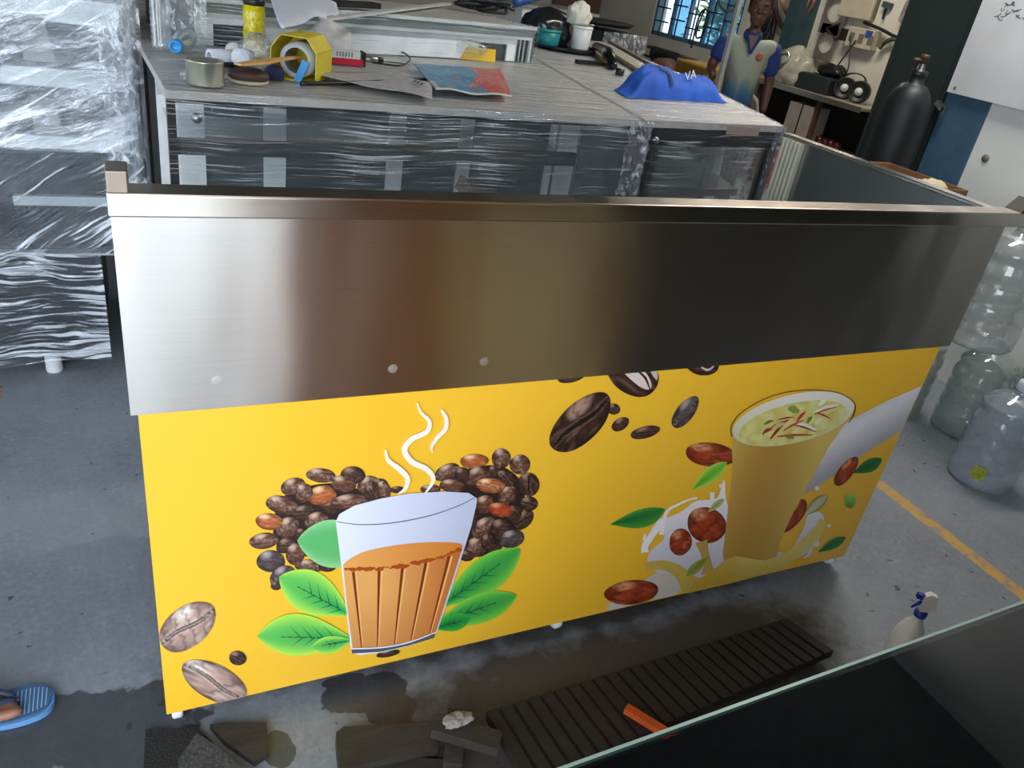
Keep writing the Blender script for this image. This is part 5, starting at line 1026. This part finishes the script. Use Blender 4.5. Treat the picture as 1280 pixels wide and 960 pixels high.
loop([(1080, 28), (1100, 36), (1120, 46), (1140, 50)], .015, BC, 'wall_cable', 'black cable running right along the wall above the socket board', 'cable')
loop([(1100, 60), (1108, 52), (1118, 49), (1130, 52)], .02, mat('grey_hose', '#4c4a42', .6), 'grey_hose', 'short grey hose bending right of the socket board', 'hose')
c = onw(1109, 6, .04); t = thing('wall_bolt', 'thin T-shaped dark tool hanging on the wall', 'tool', c); MB().bar(onw(1105, 5, .03), onw(1114, 8, .03), .05).build('cross_handle', mat('teal_grey', '#39474a', .5), t); MB().bar(onw(1109, 6, .03), onw(1103, 24, .03), .015).build('shaft', BC, t)
c = onw(1137, 14, .04); tag(MB().slab([onw(1125, 26, .03), onw(1131, 32, .03), onw(1150, 8, .03), onw(1143, -2, .03), onw(1135, 2, .03)], (-.03, 0, 0)).build('grey_pouch', mat('grey_felt', '#7d7570', .9, noise_amt=.4, nscale=12)), 'grey spotted pouch hung near the dark door leaf', 'pouch')
tag(MB().slab([onw(943, 66, .02), onw(962, 70, .02), onw(950, 100, .02), onw(930, 94, .02)], (-.06, 0, 0)).build('leaning_frame', mat('olive_grey_panel', '#8d8a78', .5)), 'pale panel leaning on the wall behind the worker', 'panel')
# gas cylinder
gx, gy = 3.62, 2.98; t = thing('gas_cylinder', 'tall dark gas cylinder standing beside the dark green door leaf', 'gas cylinder', (gx, gy, 0))
G = 1.075; gl2 = lambda L_: [(r, h*G) for r, h in L_]
MB().lathe(gl2([(.001, 0), (.11, 0), (.118, .02), (.118, 1.20), (.112, 1.25), (.092, 1.30), (.062, 1.335), (.038, 1.345), (.034, 1.38)]), (gx, gy, 0), n=40).build('cylinder_body', mat('blackish_green_gloss', '#0c1416', .5, coat=.0), t)
MB().lathe(gl2([(.034, 1.37), (.040, 1.375), (.040, 1.40), (.02, 1.405), (.016, 1.43), (.001, 1.43)]), (gx, gy, 0), n=20).build('neck_ring', BLACK, t)
BRS = mat('dull_brass', '#5b4438', .5, .5); MB().lathe(gl2([(.001, 1.42), (.014, 1.42), (.016, 1.45), (.020, 1.455), (.020, 1.47), (.001, 1.47)]), (gx, gy, 0), n=14).build('valve', BRS, t)
MB().tube([(gx, gy, 1.55), (gx-.05, gy+.02, 1.55)], .010, 10).build('valve_outlet', BRS, t)
# carton with odds on a stool in front of it
ccn = Px(1110, 200, 3.25); cz = 1.10
st = thing('steel_stool', 'steel stool hidden behind the counter side, carrying an open carton', 'stool', (3.22, 2.55, 0))
MB().box((3.0, 2.33, .92), (3.44, 2.80, .95)).build('seat', STEEL_PLAIN, st)
for x in (3.02, 3.39):
    for y in (2.35, 2.75): MB().box((x, y, 0), (x+.03, y+.03, .92)).build('leg', STEEL_PLAIN, st)
cn = thing('open_carton', 'open brown carton with a red packet, in front of the gas cylinder', 'carton', (3.22, 2.56, .951)); CB = mat('brown_cardboard', '#8f6a4c', .8)
zt_ = Px(1110, 205, 3.0).z; zt_ = 1.085
m = MB(); m.box((3.01, 2.34, .951), (3.43, 2.79, .956)).box((3.01, 2.34, .951), (3.016, 2.79, zt_)).box((3.424, 2.34, .951), (3.43, 2.79, zt_)).box((3.01, 2.34, .951), (3.43, 2.346, zt_)).box((3.01, 2.784, .951), (3.43, 2.79, zt_)); m.build('carton_body', CB, cn)
MB().slab([(3.01, 2.79, zt_), (3.43, 2.79, zt_), (3.43, 2.90, zt_-.03), (3.01, 2.90, zt_-.03)], (0, 0, .004)).build('flap', CB, cn); MB().slab([(3.01, 2.34, zt_), (3.01, 2.79, zt_), (2.92, 2.79, zt_-.05), (2.92, 2.34, zt_-.05)], (0, 0, .004)).build('flap', CB, cn)
tag(blob((3.15, 2.6, .957), (.2, .2, .12), 61).build('red_packet', mat('red_packet', '#a02f38', .5)), 'red packet inside the open brown carton', 'packet')
tag(blob((3.33, 2.48, .957), (.16, .2, .13), 63).build('cream_packet', mat('cream_packet', '#c9b98f', .6)), 'cream packet inside the open brown carton', 'packet')
# whiteboard sheet on the right wall
k0 = Px(1188, 115, 3.985); bd = thing('wall_sheet', 'whitish rigid sheet with smudges and small handwriting on the right wall', 'sheet', (3.98, k0.y-.7, k0.z))
def shm():
    m = mat('smudged_white_sheet', '#c9cacb', .5, noise_amt=.10, nscale=3); return m
MB().box((3.955, k0.y-1.6, k0.z), (3.968, k0.y, k0.z+1.1)).build('sheet_board', shm(), bd)
r0 = Px(1194, 110, 3.955); MB().lathe([(.004, 0), (.009, 0), (.009, .002), (.004, .002)], r0, (-1, 0, 0), 16).build('grommet', STEEL_PLAIN, bd)
rs = random.Random(9)
m = MB()
for r_, (x0, y0, n_) in enumerate(((1252, 10, 5), (1262, 16, 6), (1243, 20, 3), (1256, 5, 4))):
    for k in range(n_):
        a = Px(x0+k*4, y0+k*1.2+rs.uniform(-2, 2), 3.9545); b = a+V((0, rs.uniform(-.02, .02), rs.uniform(-.02, .02))); c_ = b+V((0, -.015, rs.uniform(-.01, .015))); m.tube([a, b, c_], .0018, 4)
m.build('handwriting', BLACKP, bd)
SM = mat('grey_smudge', '#a3a4a6', .7, noise_amt=.1)
c = Px(1232, 198, 3.998); tag(MB().lathe([(.004, 0), (.02, .0), (.02, .004), (.004, .006)], c, (-1, 0, 0), 14).build('wall_hook', mat('grey_plug', '#77756f', .6)), 'small grey plug on the white wall below the sheet', 'plug')
# things at the far left of the back wall
yb = 11.45
def onb(px, py, off=0): return Py(px, py, yb-off)
a, b = onb(690, 0), onb(742, 24); tag(MB().box((a.x, yb-.12, .0), (b.x, yb, 2.5)).build('wooden_door_panel', mat('reddish_brown_wood', '#6a4a3c', .6, stretch=(6, 6, 1))), 'reddish brown wooden panel against the far back wall', 'panel')
a, b = onb(746, 30), onb(776, 30); t = thing('hanging_coats', 'dark coats hanging in the far corner left of the window', 'clothing', (a.x, yb-.2, .8))
for k in range(3): MB().grid(lambda u, v, k=k: V((a.x+(b.x-a.x)*(k/3+u/3), yb-.25-.10*math.sin(PI*u)-.02*math.sin(v*9+k), 1.0+1.1*v)), 8, 10).build('coat', mat('dark_coat%d' % k, ('#1b1d22', '#25242a', '#17191c')[k], .9), t)
a, b = Py(702, 40, 8.2), Py(742, 40, 8.2); t = thing('white_cabinet', 'low white cabinet with slatted front in the far corner', 'cabinet', ((a.x+b.x)/2, 8.5, 0)); zt2 = Py(720, 18, 8.2).z
MB().box((a.x-.5, 8.2, 0), (b.x, 8.9, zt2), .01).build('body', WHITE, t); MB().box((a.x-.52, 8.17, zt2), (b.x+.02, 8.92, zt2+.03)).build('top', GREYP, t)
for k in range(6): MB().box((a.x-.45, 8.185, zt2-.1-k*.09), (b.x-.05, 8.199, zt2-.06-k*.09)).build('slat', GREYP, t)
c = Py(790, 78, 6.2); cw = thing('wrapped_crate', 'dark crate wrapped in shiny crumpled film near the window wall', 'crate', (c.x, 6.4, 0)); zc_ = Py(770, 42, 6.0).z; xa, xb = Py(752, 60, 6.0).x, Py(800, 70, 6.0).x
MB().box((xa, 6.0, 0), (xb, 6.5, zc_)).build('crate_body', mat('dark_grey_crate', '#2c3238', .5), cw)
MB().grid(lambda a, b: V((xa-.02+(xb-xa+.04)*a, 5.97+.03*noise.noise(V((a*6, b*9, 4))), zc_*b+.01)), 30, 40).build('film', FILM_CR, cw)
tag(MB().lathe([(.001, 0), (.25, 0), (.29, .03), (.28, .03), (.001, .01)], ((xa+xb)/2-.1, 6.25, zc_+.04), n=30).build('black_pan', BLACKP), 'shallow black pan on the film-wrapped crate', 'pan')
# brown pipe rail with a black jacket and a yellow machine by the window wall
a, b = Px(800, 55, 5.6), Px(872, 74, 5.6); rl = thing('pipe_rail', 'rusty brown pipe rail below the barred window', 'rail', (5.6, (a.y+b.y)/2, 0)); RU = mat('rusty_brown', '#4f3529', .7)
MB().tube([(5.6, a.y, a.z), (5.6, b.y, a.z)], .018, 8).build('top_pipe', RU, rl); MB().tube([(5.6, a.y, a.z-.10), (5.6, b.y, a.z-.10)], .015, 8).build('lower_pipe', RU, rl)
for y in (a.y, b.y): MB().tube([(5.6, y, 0), (5.6, y, a.z+.01)], .018, 8).build('post', RU, rl)
c = Px(831, 66, 5.55); t = thing('black_jacket', 'black jacket slung over the brown pipe rail', 'clothing', (5.55, c.y, a.z-.3))
MB().grid(lambda u, v: V((5.55-.03*math.sin(PI*v*3), c.y-.26+.52*u, a.z+.03-.42*v*(1-.35*math.sin(PI*u)))), 16, 12).build('jacket_cloth', mat('black_cloth', '#141416', .95), t).modifiers.new('t', 'SOLIDIFY').thickness = .03
c = Px(868, 84, 5.1); t = thing('yellow_machine', 'dull yellow machine with a round brown drum behind the blue bag', 'machine', (5.1, c.y, 0)); zy = Px(868, 76, 5.1).z
MB().box((4.95, c.y-.42, .35), (5.25, c.y+.10, zy), .02).build('machine_body', mat('dull_yellow', '#8a6a22', .5), t); MB().lathe([(.001, 0), (.15, 0), (.15, .16), (.10, .18), (.001, .18)], (4.95, c.y+.22, zy-.17), (-.4, -.2, 0), 24).build('drum', RU, t)
for sx in (4.98, 5.18):
    for sy in (-.38, .05): MB().box((sx, c.y+sy, 0), (sx+.04, c.y+sy+.04, .35)).build('leg', RU, t)
c = Px(880, 20, 6.55); t = thing('window_cable', 'dark tangled lead hanging in front of the window bars', 'cable', c)
MB().tube(smooth_path([Px(882, 10, 6.595), Px(874, 28, 6.595), Px(870, 46, 6.595), Px(878, 44, 6.595), Px(886, 20, 6.595), Px(880, 12, 6.595), Px(872, 26, 6.595), Px(864, 60, 6.595)], 6), .012, 6).build('lead', BC, t)
# upright aluminium post in front of the worker
c = Py(921, 15, 4.1); tag(MB().box((c.x-.013, 4.085, 0), (c.x+.013, 4.11, 3.6)).build('aluminium_post', mat('pale_post', '#a5a9a6', .4, .4)), 'pale upright post standing in front of the worker', 'post')

# ================================================================== PEOPLE
SKIN = mat('brown_skin', '#6b4433', .55, noise_amt=.08); SKIN2 = mat('light_brown_skin', '#9a6a52', .5, noise_amt=.08)
def skin_mesh(verts, edges, root=0, sub=2):
    """verts: [(co, radius)]"""
    me = bpy.data.meshes.new('s'); me.from_pydata([V(c) for c, r in verts], edges, []); o = bpy.data.objects.new('s', me); COL.objects.link(o)
    sk = o.modifiers.new('skin', 'SKIN'); sk.use_smooth_shade = True
    for i, (c, r) in enumerate(verts):
        r = r if isinstance(r, (tuple, list)) else (r, r); me.skin_vertices[0].data[i].radius = r; me.skin_vertices[0].data[i].use_root = (i == root)
    ss = o.modifiers.new('sub', 'SUBSURF'); ss.levels = sub; ss.render_levels = sub
    dg = bpy.context.evaluated_depsgraph_get(); dg.update(); ev = o.evaluated_get(dg).to_mesh()
    m = MB(); m.add([v.co.copy() for v in ev.vertices], [list(p.vertices) for p in ev.polygons], smooth=True)
    o.evaluated_get(dg).to_mesh_clear(); bpy.data.objects.remove(o); return m
def chain(pts): return skin_mesh(pts, [(i, i+1) for i in range(len(pts)-1)])
def ell(c, r, rot=None, sub=3):
    bm = bmesh.new(); bmesh.ops.create_icosphere(bm, subdivisions=sub, radius=1); bm.verts.index_update(); m = MB()
    m.add([V(c)+(rot @ V((v.co.x*r[0], v.co.y*r[1], v.co.z*r[2])) if rot else V((v.co.x*r[0], v.co.y*r[1], v.co.z*r[2]))) for v in bm.verts], [[v.index for v in f.verts] for f in bm.faces], smooth=True); bm.free(); return m
def merge(ms):
    m = MB()
    for q in ms: m.add(q.v, q.f, smooth=True)
    return m
def hand(wr, fw, side, up_, curl=.5, sc=1.0):
    """wrist point, finger direction, thumb-side direction, back-of-hand normal"""
    fw, side, up_ = V(fw).normalized(), V(side).normalized(), V(up_).normalized(); wr = V(wr); L = []
    L.append(chain([(wr, (.024*sc, .019*sc)), (wr+fw*.04*sc, (.033*sc, .015*sc)), (wr+fw*.085*sc, (.038*sc, .013*sc))]))
    for k, (off, ln) in enumerate(((.029, .074), (.010, .083), (-.009, .077), (-.027, .060))):
        p = wr+fw*(.075 if k < 3 else .068)*sc+side*off*sc; pts = [(p, .0095*sc)]; d = fw.copy()
        for j, fr in enumerate((.42, .32, .26)):
            ang = curl*(.5+.35*j); ax = side.cross(d) if False else None
            d = (d*math.cos(ang)-up_*math.sin(ang)) if j == 0 else (d-up_*ang*.9).normalized(); d.normalize(); p = p+d*ln*fr*sc; pts.append((p, (.0088-.0012*j)*sc))
        L.append(chain(pts))
    p = wr+fw*.02*sc+side*.022*sc; d = (side*.75+fw*.7-up_*.25).normalized(); pts = [(p, .013*sc)]
    for j, ln in enumerate((.034, .030, .024)): p = p+d*ln*sc; pts.append((p, (.0115-.0015*j)*sc)); d = (d+fw*.35).normalized()
    L.append(chain(pts)); return L
def foot(an, fw, sc=1):
    fw = V(fw).normalized(); sd = V((-fw.y, fw.x, 0)); g = V((an[0], an[1], 0)); z = an[2]; L = [chain([(V((an[0], an[1], z+.09)), .036), (g+V((0, 0, z+.02))-fw*.01, .038), (g+fw*.07+V((0, 0, z+.0)), (.036, .030)), (g+fw*.145+V((0, 0, z-.022)), (.042, .018))])]
    for k, (o_, ln, r) in enumerate(((.030, .05, .0135), (.010, .047, .0095), (-.006, .042, .009), (-.021, .035, .0085), (-.034, .028, .008))):
        p = g+fw*(.15-.006*k)+sd*o_*SGN[0]+V((0, 0, z-.03)); L.append(chain([(p-fw*.02, r), (p+fw*ln*.5, r), (p+fw*ln, r*.9)]))
    return L
SGN = [1]
def remesh(ms, name, m_, parent, vox=.009):
    o = merge(ms).build(name, m_, parent); r = o.modifiers.new('remesh', 'REMESH'); r.mode = 'VOXEL'; r.voxel_size = vox; r.use_smooth_shade = True
    s_ = o.modifiers.new('soft', 'SMOOTH'); s_.factor = .5; s_.iterations = 3
    bpy.context.view_layer.update(); dg = bpy.context.evaluated_depsgraph_get(); me = bpy.data.meshes.new_from_object(o.evaluated_get(dg)); o.modifiers.clear(); o.data = me
    for p in me.polygons: p.use_smooth = True
    me.materials.clear(); me.materials.append(m_); return o
def person(base, face, label, skin, shirt, trim, trousers, J, hair=True, stocky=1.0, logo=False):
    """J: joint offsets in body frame (x forward, y left, z up)"""
    b = V((base[0], base[1], 0)); f = V((math.cos(face), math.sin(face), 0)); l = V((-f.y, f.x, 0))
    W_ = lambda x, y, z: b+f*x+l*y+V((0, 0, z))
    t = thing('person', label, 'person', b); g = lambda k: W_(*J[k])
    pel, chest, neck = g('pelvis'), g('chest'), g('neck')
    body = [skin_mesh([(pel, (.100*stocky, .09)), (lerp(pel, chest, .5), (.085*stocky, .08)), (chest, (.115*stocky, .088)), (neck+V((0, 0, -.03)), (.055, .055)), (neck+V((0, 0, .04)), .050),
                       (g('shL'), .052), (g('elL'), .040), (g('wrL'), .026), (g('shR'), .052), (g('elR'), .040), (g('wrR'), .026),
                       (g('hipL'), .085), (g('knL'), .055), (g('anL'), .036), (g('hipR'), .085), (g('knR'), .055), (g('anR'), .036)],
                      [(0, 1), (1, 2), (2, 3), (3, 4), (2, 5), (5, 6), (6, 7), (2, 8), (8, 9), (9, 10), (0, 11), (11, 12), (12, 13), (0, 14), (14, 15), (15, 16)])]
    hf = math.radians(J.get('headyaw', 0)); hd_ = V((f.x*math.cos(hf)-f.y*math.sin(hf), f.x*math.sin(hf)+f.y*math.cos(hf), 0)); hl_ = V((-hd_.y, hd_.x, 0)); hc = g('head')
    R3 = Matrix((hd_, hl_, V((0, 0, 1)))).transposed(); H_ = lambda x, y, z: hc+hd_*x+hl_*y+V((0, 0, z))
    body += [ell(H_(0, 0, .02), (.098, .076, .108), R3), ell(H_(.030, 0, -.055), (.062, .056, .062), R3), ell(H_(.066, 0, -.088), (.026, .026, .022), R3), chain([(H_(.088, 0, .02), .010), (H_(.104, 0, -.012), .012), (H_(.102, 0, -.028), .013)]),
             ell(H_(.082, 0, .038), (.02, .05, .010), R3), ell(H_(.086, .0, -.055), (.013, .024, .006), R3), ell(H_(.084, .0, -.067), (.012, .020, .007), R3), ell(H_(.075, .036, -.015), (.018, .018, .014), R3), ell(H_(.075, -.036, -.015), (.018, .018, .014), R3),
             ell(H_(-.002, .078, -.002), (.020, .010, .032), R3), ell(H_(-.002, -.078, -.002), (.020, .010, .032), R3), chain([(neck, .05), (H_(-.015, 0, -.05), .046)])]
    for s_, k in ((1, 'L'), (-1, 'R')):
        w, e = g('wr'+k), g('el'+k); d = (w-e).normalized(); thumb = f if abs(d.dot(f)) < .8 else V((0, 0, 1)); thumb = (thumb-d*thumb.dot(d)).normalized(); nrm = d.cross(thumb)*(s_)
        body += hand(w, d, thumb, nrm, J.get('curl', .45))
    feet = []
    for k, s_ in (('L', -1), ('R', 1)): SGN[0] = s_; a = g('an'+k); feet += foot((a.x, a.y, .07 if J.get('barefoot') else .065), f)
    body += feet
    bo = remesh(body, 'body', skin, t, .0075)
    eye = mat('eye_white', '#5c544e', .6); pup = mat('dark_pupil', '#120c0a', .3)
    for s_ in (1, -1): ell(H_(.080, s_*.031, .012), (.011, .014, .0085), R3, 2).build('eye', eye, t); ell(H_(.089, s_*.031, .012), (.004, .0065, .0065), R3, 2).build('pupil', pup, t); chain([(H_(.094, s_*.016, .034), .004), (H_(.094, s_*.034, .039), .005), (H_(.084, s_*.052, .032), .003)]).build('eyebrow', pup, t)
    ell(H_(.094, 0, -.0605), (.007, .026, .0025), R3, 2).build('mouth_line', mat('dark_lip', '#3a1f1a', .6), t)
    hr = MB(); bm = bmesh.new(); bmesh.ops.create_icosphere(bm, subdivisions=4, radius=1); vs = []
    for v in bm.verts:
        p = v.co; k = 1+.05*noise.noise(p*6)+.03*noise.noise(p*15); cut = 1 if (p.z > -.25 and (p.x < .45 or p.z > .42)) or (p.x < -.2 and p.z > -.6) else .86
        vs.append(H_(p.x*.106*k*cut-.006, p.y*.086*k*cut, .032+p.z*.118*k*cut))
    bm.verts.index_update(); hr.add(vs, [[v.index for v in q.verts] for q in bm.faces], smooth=True); bm.free(); hr.build('hair', mat('black_hair', '#0e0c0c', .7, bump=.6, bscale=80), t)
    # clothing: slightly larger shells
    st_ = .5
    slv = lambda a, b_, t_: lerp(g(a), g(b_), t_)
    sh = [skin_mesh([(lerp(pel, chest, -.42), (.168*stocky, .142)), (lerp(pel, chest, .5), (.148*stocky, .120)), (chest, (.162*stocky, .124)), (neck+V((0, 0, -.045)), (.088, .078)), (g('shL'), .072), (slv('shL', 'elL', .8), .064), (g('shR'), .072), (slv('shR', 'elR', .8), .064)],
                    [(0, 1), (1, 2), (2, 3), (2, 4), (4, 5), (2, 6), (6, 7)])]
    so = remesh(sh, 'shirt', shirt, t, .011)
    if trim:
        for a_, b_ in (('shL', 'elL'), ('shR', 'elR')): chain([(lerp(g(a_), g(b_), -.12), .074), (lerp(g(a_), g(b_), .35), .073), (lerp(g(a_), g(b_), .86), .066)]).build('sleeve', trim, t)
        MB().lathe([(.062, -.045), (.070, -.03), (.066, -.005), (.060, .006), (.058, -.02)], neck+V((0, 0, -.01)), (f*.2+V((0, 0, 1))), 24).build('collar', trim, t)
        MB().slab([W_(.080, .040, neck.z-.03), W_(.080, -.040, neck.z-.03), W_(.122, 0, neck.z-.14)], f*.006).build('open_neck', skin, t)
        for s_ in (1, -1): MB().bar(W_(.090, s_*.046, neck.z-.03), W_(.130, 0, neck.z-.15), .016, .012).build('placket', trim, t)
    tr_ = [skin_mesh([(pel+V((0, 0, .06)), (.140*stocky, .115)), (pel, (.150*stocky, .12)), (g('hipL'), .10), (g('knL'), .075), (lerp(g('knL'), g('anL'), .9), .06), (g('hipR'), .10), (g('knR'), .075), (lerp(g('knR'), g('anR'), .9), .06)], [(0, 1), (1, 2), (2, 3), (3, 4), (1, 5), (5, 6), (6, 7)])]
    remesh(tr_, 'trousers', trousers, t, .013)
    if logo: MB().lathe([(.001, 0), (.026, 0), (.022, .003), (.001, .003)], W_(.118, .075, neck.z-.16), f, 16).build('chest_badge', mat('orange_badge', '#a5573c', .7), t)
    return t
# worker behind the cases
SHIRT = bpy.data.materials.new('blue_grey_fade_shirt'); SHIRT.use_nodes = True; _n = SHIRT.node_tree.nodes; _l = SHIRT.node_tree.links
_tc = _n.new('ShaderNodeTexCoord'); _s = _n.new('ShaderNodeSeparateXYZ'); _l.new(_tc.outputs['Object'], _s.inputs[0]); _nz = _n.new('ShaderNodeTexNoise'); _nz.inputs['Scale'].default_value = 5; _mp = _n.new('ShaderNodeMapping'); _mp.inputs['Scale'].default_value = (2, 2, .5); _l.new(_tc.outputs['Object'], _mp.inputs[0]); _l.new(_mp.outputs[0], _nz.inputs[0])
_a = _n.new('ShaderNodeMath'); _a.operation = 'MULTIPLY_ADD'; _a.inputs[1].default_value = .22; _l.new(_nz.outputs[0], _a.inputs[0]); _l.new(_s.outputs[2], _a.inputs[2])
_r = _n.new('ShaderNodeValToRGB'); _l.new(_a.outputs[0], _r.inputs[0]); _l.new(_r.outputs[0], _n['Principled BSDF'].inputs['Base Color']); _n['Principled BSDF'].inputs['Roughness'].default_value = .8
_e = _r.color_ramp.elements; _e[0].position = .26; _e[0].color = srgb('#1f3f78')+(1,); _e[1].position = .46; _e[1].color = srgb('#8f9486')+(1,); _x3 = _e.new(.36); _x3.color = srgb('#3f6d80')+(1,)
ST = dict(pelvis=(0, 0, .95), chest=(0, 0, 1.27), neck=(.01, 0, 1.485), head=(.02, 0, 1.625), shL=(0, .165, 1.405), elL=(-.02, .215, 1.14), wrL=(.06, .215, .94), shR=(0, -.165, 1.405), elR=(.02, -.245, 1.20), wrR=(.20, -.22, 1.13),
          hipL=(0, .09, .88), knL=(.03, .10, .49), anL=(0, .10, .10), hipR=(0, -.09, .88), knR=(.03, -.10, .49), anR=(0, -.10, .10), curl=.6, headyaw=-6)
wc = Py(934, 70, 5.0)
person((wc.x, 5.0), math.atan2(-5.0, -wc.x)+.12, 'worker in a blue-sleeved grey polo shirt standing behind the wrapped cases', mat('dark_brown_skin', '#54362a', .55), SHIRT, mat('royal_blue_cloth', '#1b3473', .85), mat('dark_trousers', '#23262d', .85), ST, logo=True, stocky=.86)
# person at the left edge: only the hand and one sandalled foot are in the picture
tp = Pz(40, 868, .03); hp_ = Py(3, 500, 1.52)
bx_, by_ = -.553, 1.40
ST2 = dict(pelvis=(-.02, 0, .92), chest=(-.02, 0, 1.24), neck=(0, 0, 1.43), head=(.02, 0, 1.56), shL=(-.03, .19, 1.36), elL=(-.03, .24, 1.09), wrL=(.185, .15, .90), shR=(0, -.19, 1.36), elR=(-.06, -.25, 1.10), wrR=(-.02, -.26, .85),
           hipL=(0, .10, .86), knL=(.04, .12, .48), anL=(.04, .085, .10), hipR=(-.05, -.10, .86), knR=(-.06, -.11, .48), anR=(-.12, -.12, .10), curl=.5)
P2 = person((bx_, by_), .06, 'person at the left edge, one hand and a foot in a blue sandal visible', SKIN2, mat('dull_shirt', '#4a4f5a', .9), None, mat('brown_trousers', '#3a342f', .9), ST2)
def sandal(ax_, ay_, fa, side, par, lab):
    f = V((math.cos(fa), math.sin(fa), 0)); l = V((-f.y, f.x, 0)); o = V((ax_, ay_, 0)); t = thing('flip_flop', lab, 'sandal', o)
    prof = [(-.065, .0), (-.055, .030), (.0, .036), (.06, .038), (.12, .050), (.165, .054), (.20, .046), (.222, .022), (.228, -.005), (.218, -.032), (.19, -.047), (.14, -.050), (.08, -.040), (.0, -.034), (-.055, -.028)]
    pts = spl(prof, 4); w = lambda u, v, z: o+f*u+l*v*side+V((0, 0, z)); m = MB()
    m.slab([w(u, v, .002) for u, v in pts], (0, 0, .016)); m.build('sole', mat('blue_foam', '#5f8fc2', .6), t)
    m = MB(); m.slab([w(.08+(u-.08)*.955, v*.93, .018) for u, v in pts], (0, 0, .006)); m.build('footbed', mat('steel_blue_foam', '#3f6488', .7, bump=.3, bscale=220), t)
    for i in range(11):
        u = .125+i*.0085; hw_ = .036*math.sin(math.acos(max(-1, min(1, (u-.165)/.062))))
        MB().bar(w(u, -hw_, .0245), w(u+.004, hw_, .0245), .0028, .0016).build('tread_rib', mat('light_blue_rib', '#86a5c4', .7), t)
    for s_ in (1, -1): MB().tube(smooth_path([w(.155, .006, .026), w(.13, .012*s_+.006, .048), w(.08, .030*s_, .062), w(.02, .042*s_, .03), w(.015, .040*s_, .02)], 5), [.005]*3+[.0075]*18, 8).build('strap', mat('navy_grey_strap', '#39485e', .5), t)
    MB().tube([w(.155, .006, .022), w(.155, .006, .034)], .005, 8).build('toe_post', mat('navy_grey_strap', '#39485e', .5), t); return t
aL = V((bx_, by_, 0))+V((math.cos(.06), math.sin(.06), 0))*.02+V((-math.sin(.06), math.cos(.06), 0))*.085
sandal(aL.x+.05, aL.y+.008, .06, 1, None, 'blue rubber flip-flop worn on the foot at the left edge')
aR = V((bx_-.12, by_-.12, 0)); sandal(aR.x, aR.y, .06, -1, None, 'blue rubber flip-flop on the other foot, just outside the left edge')
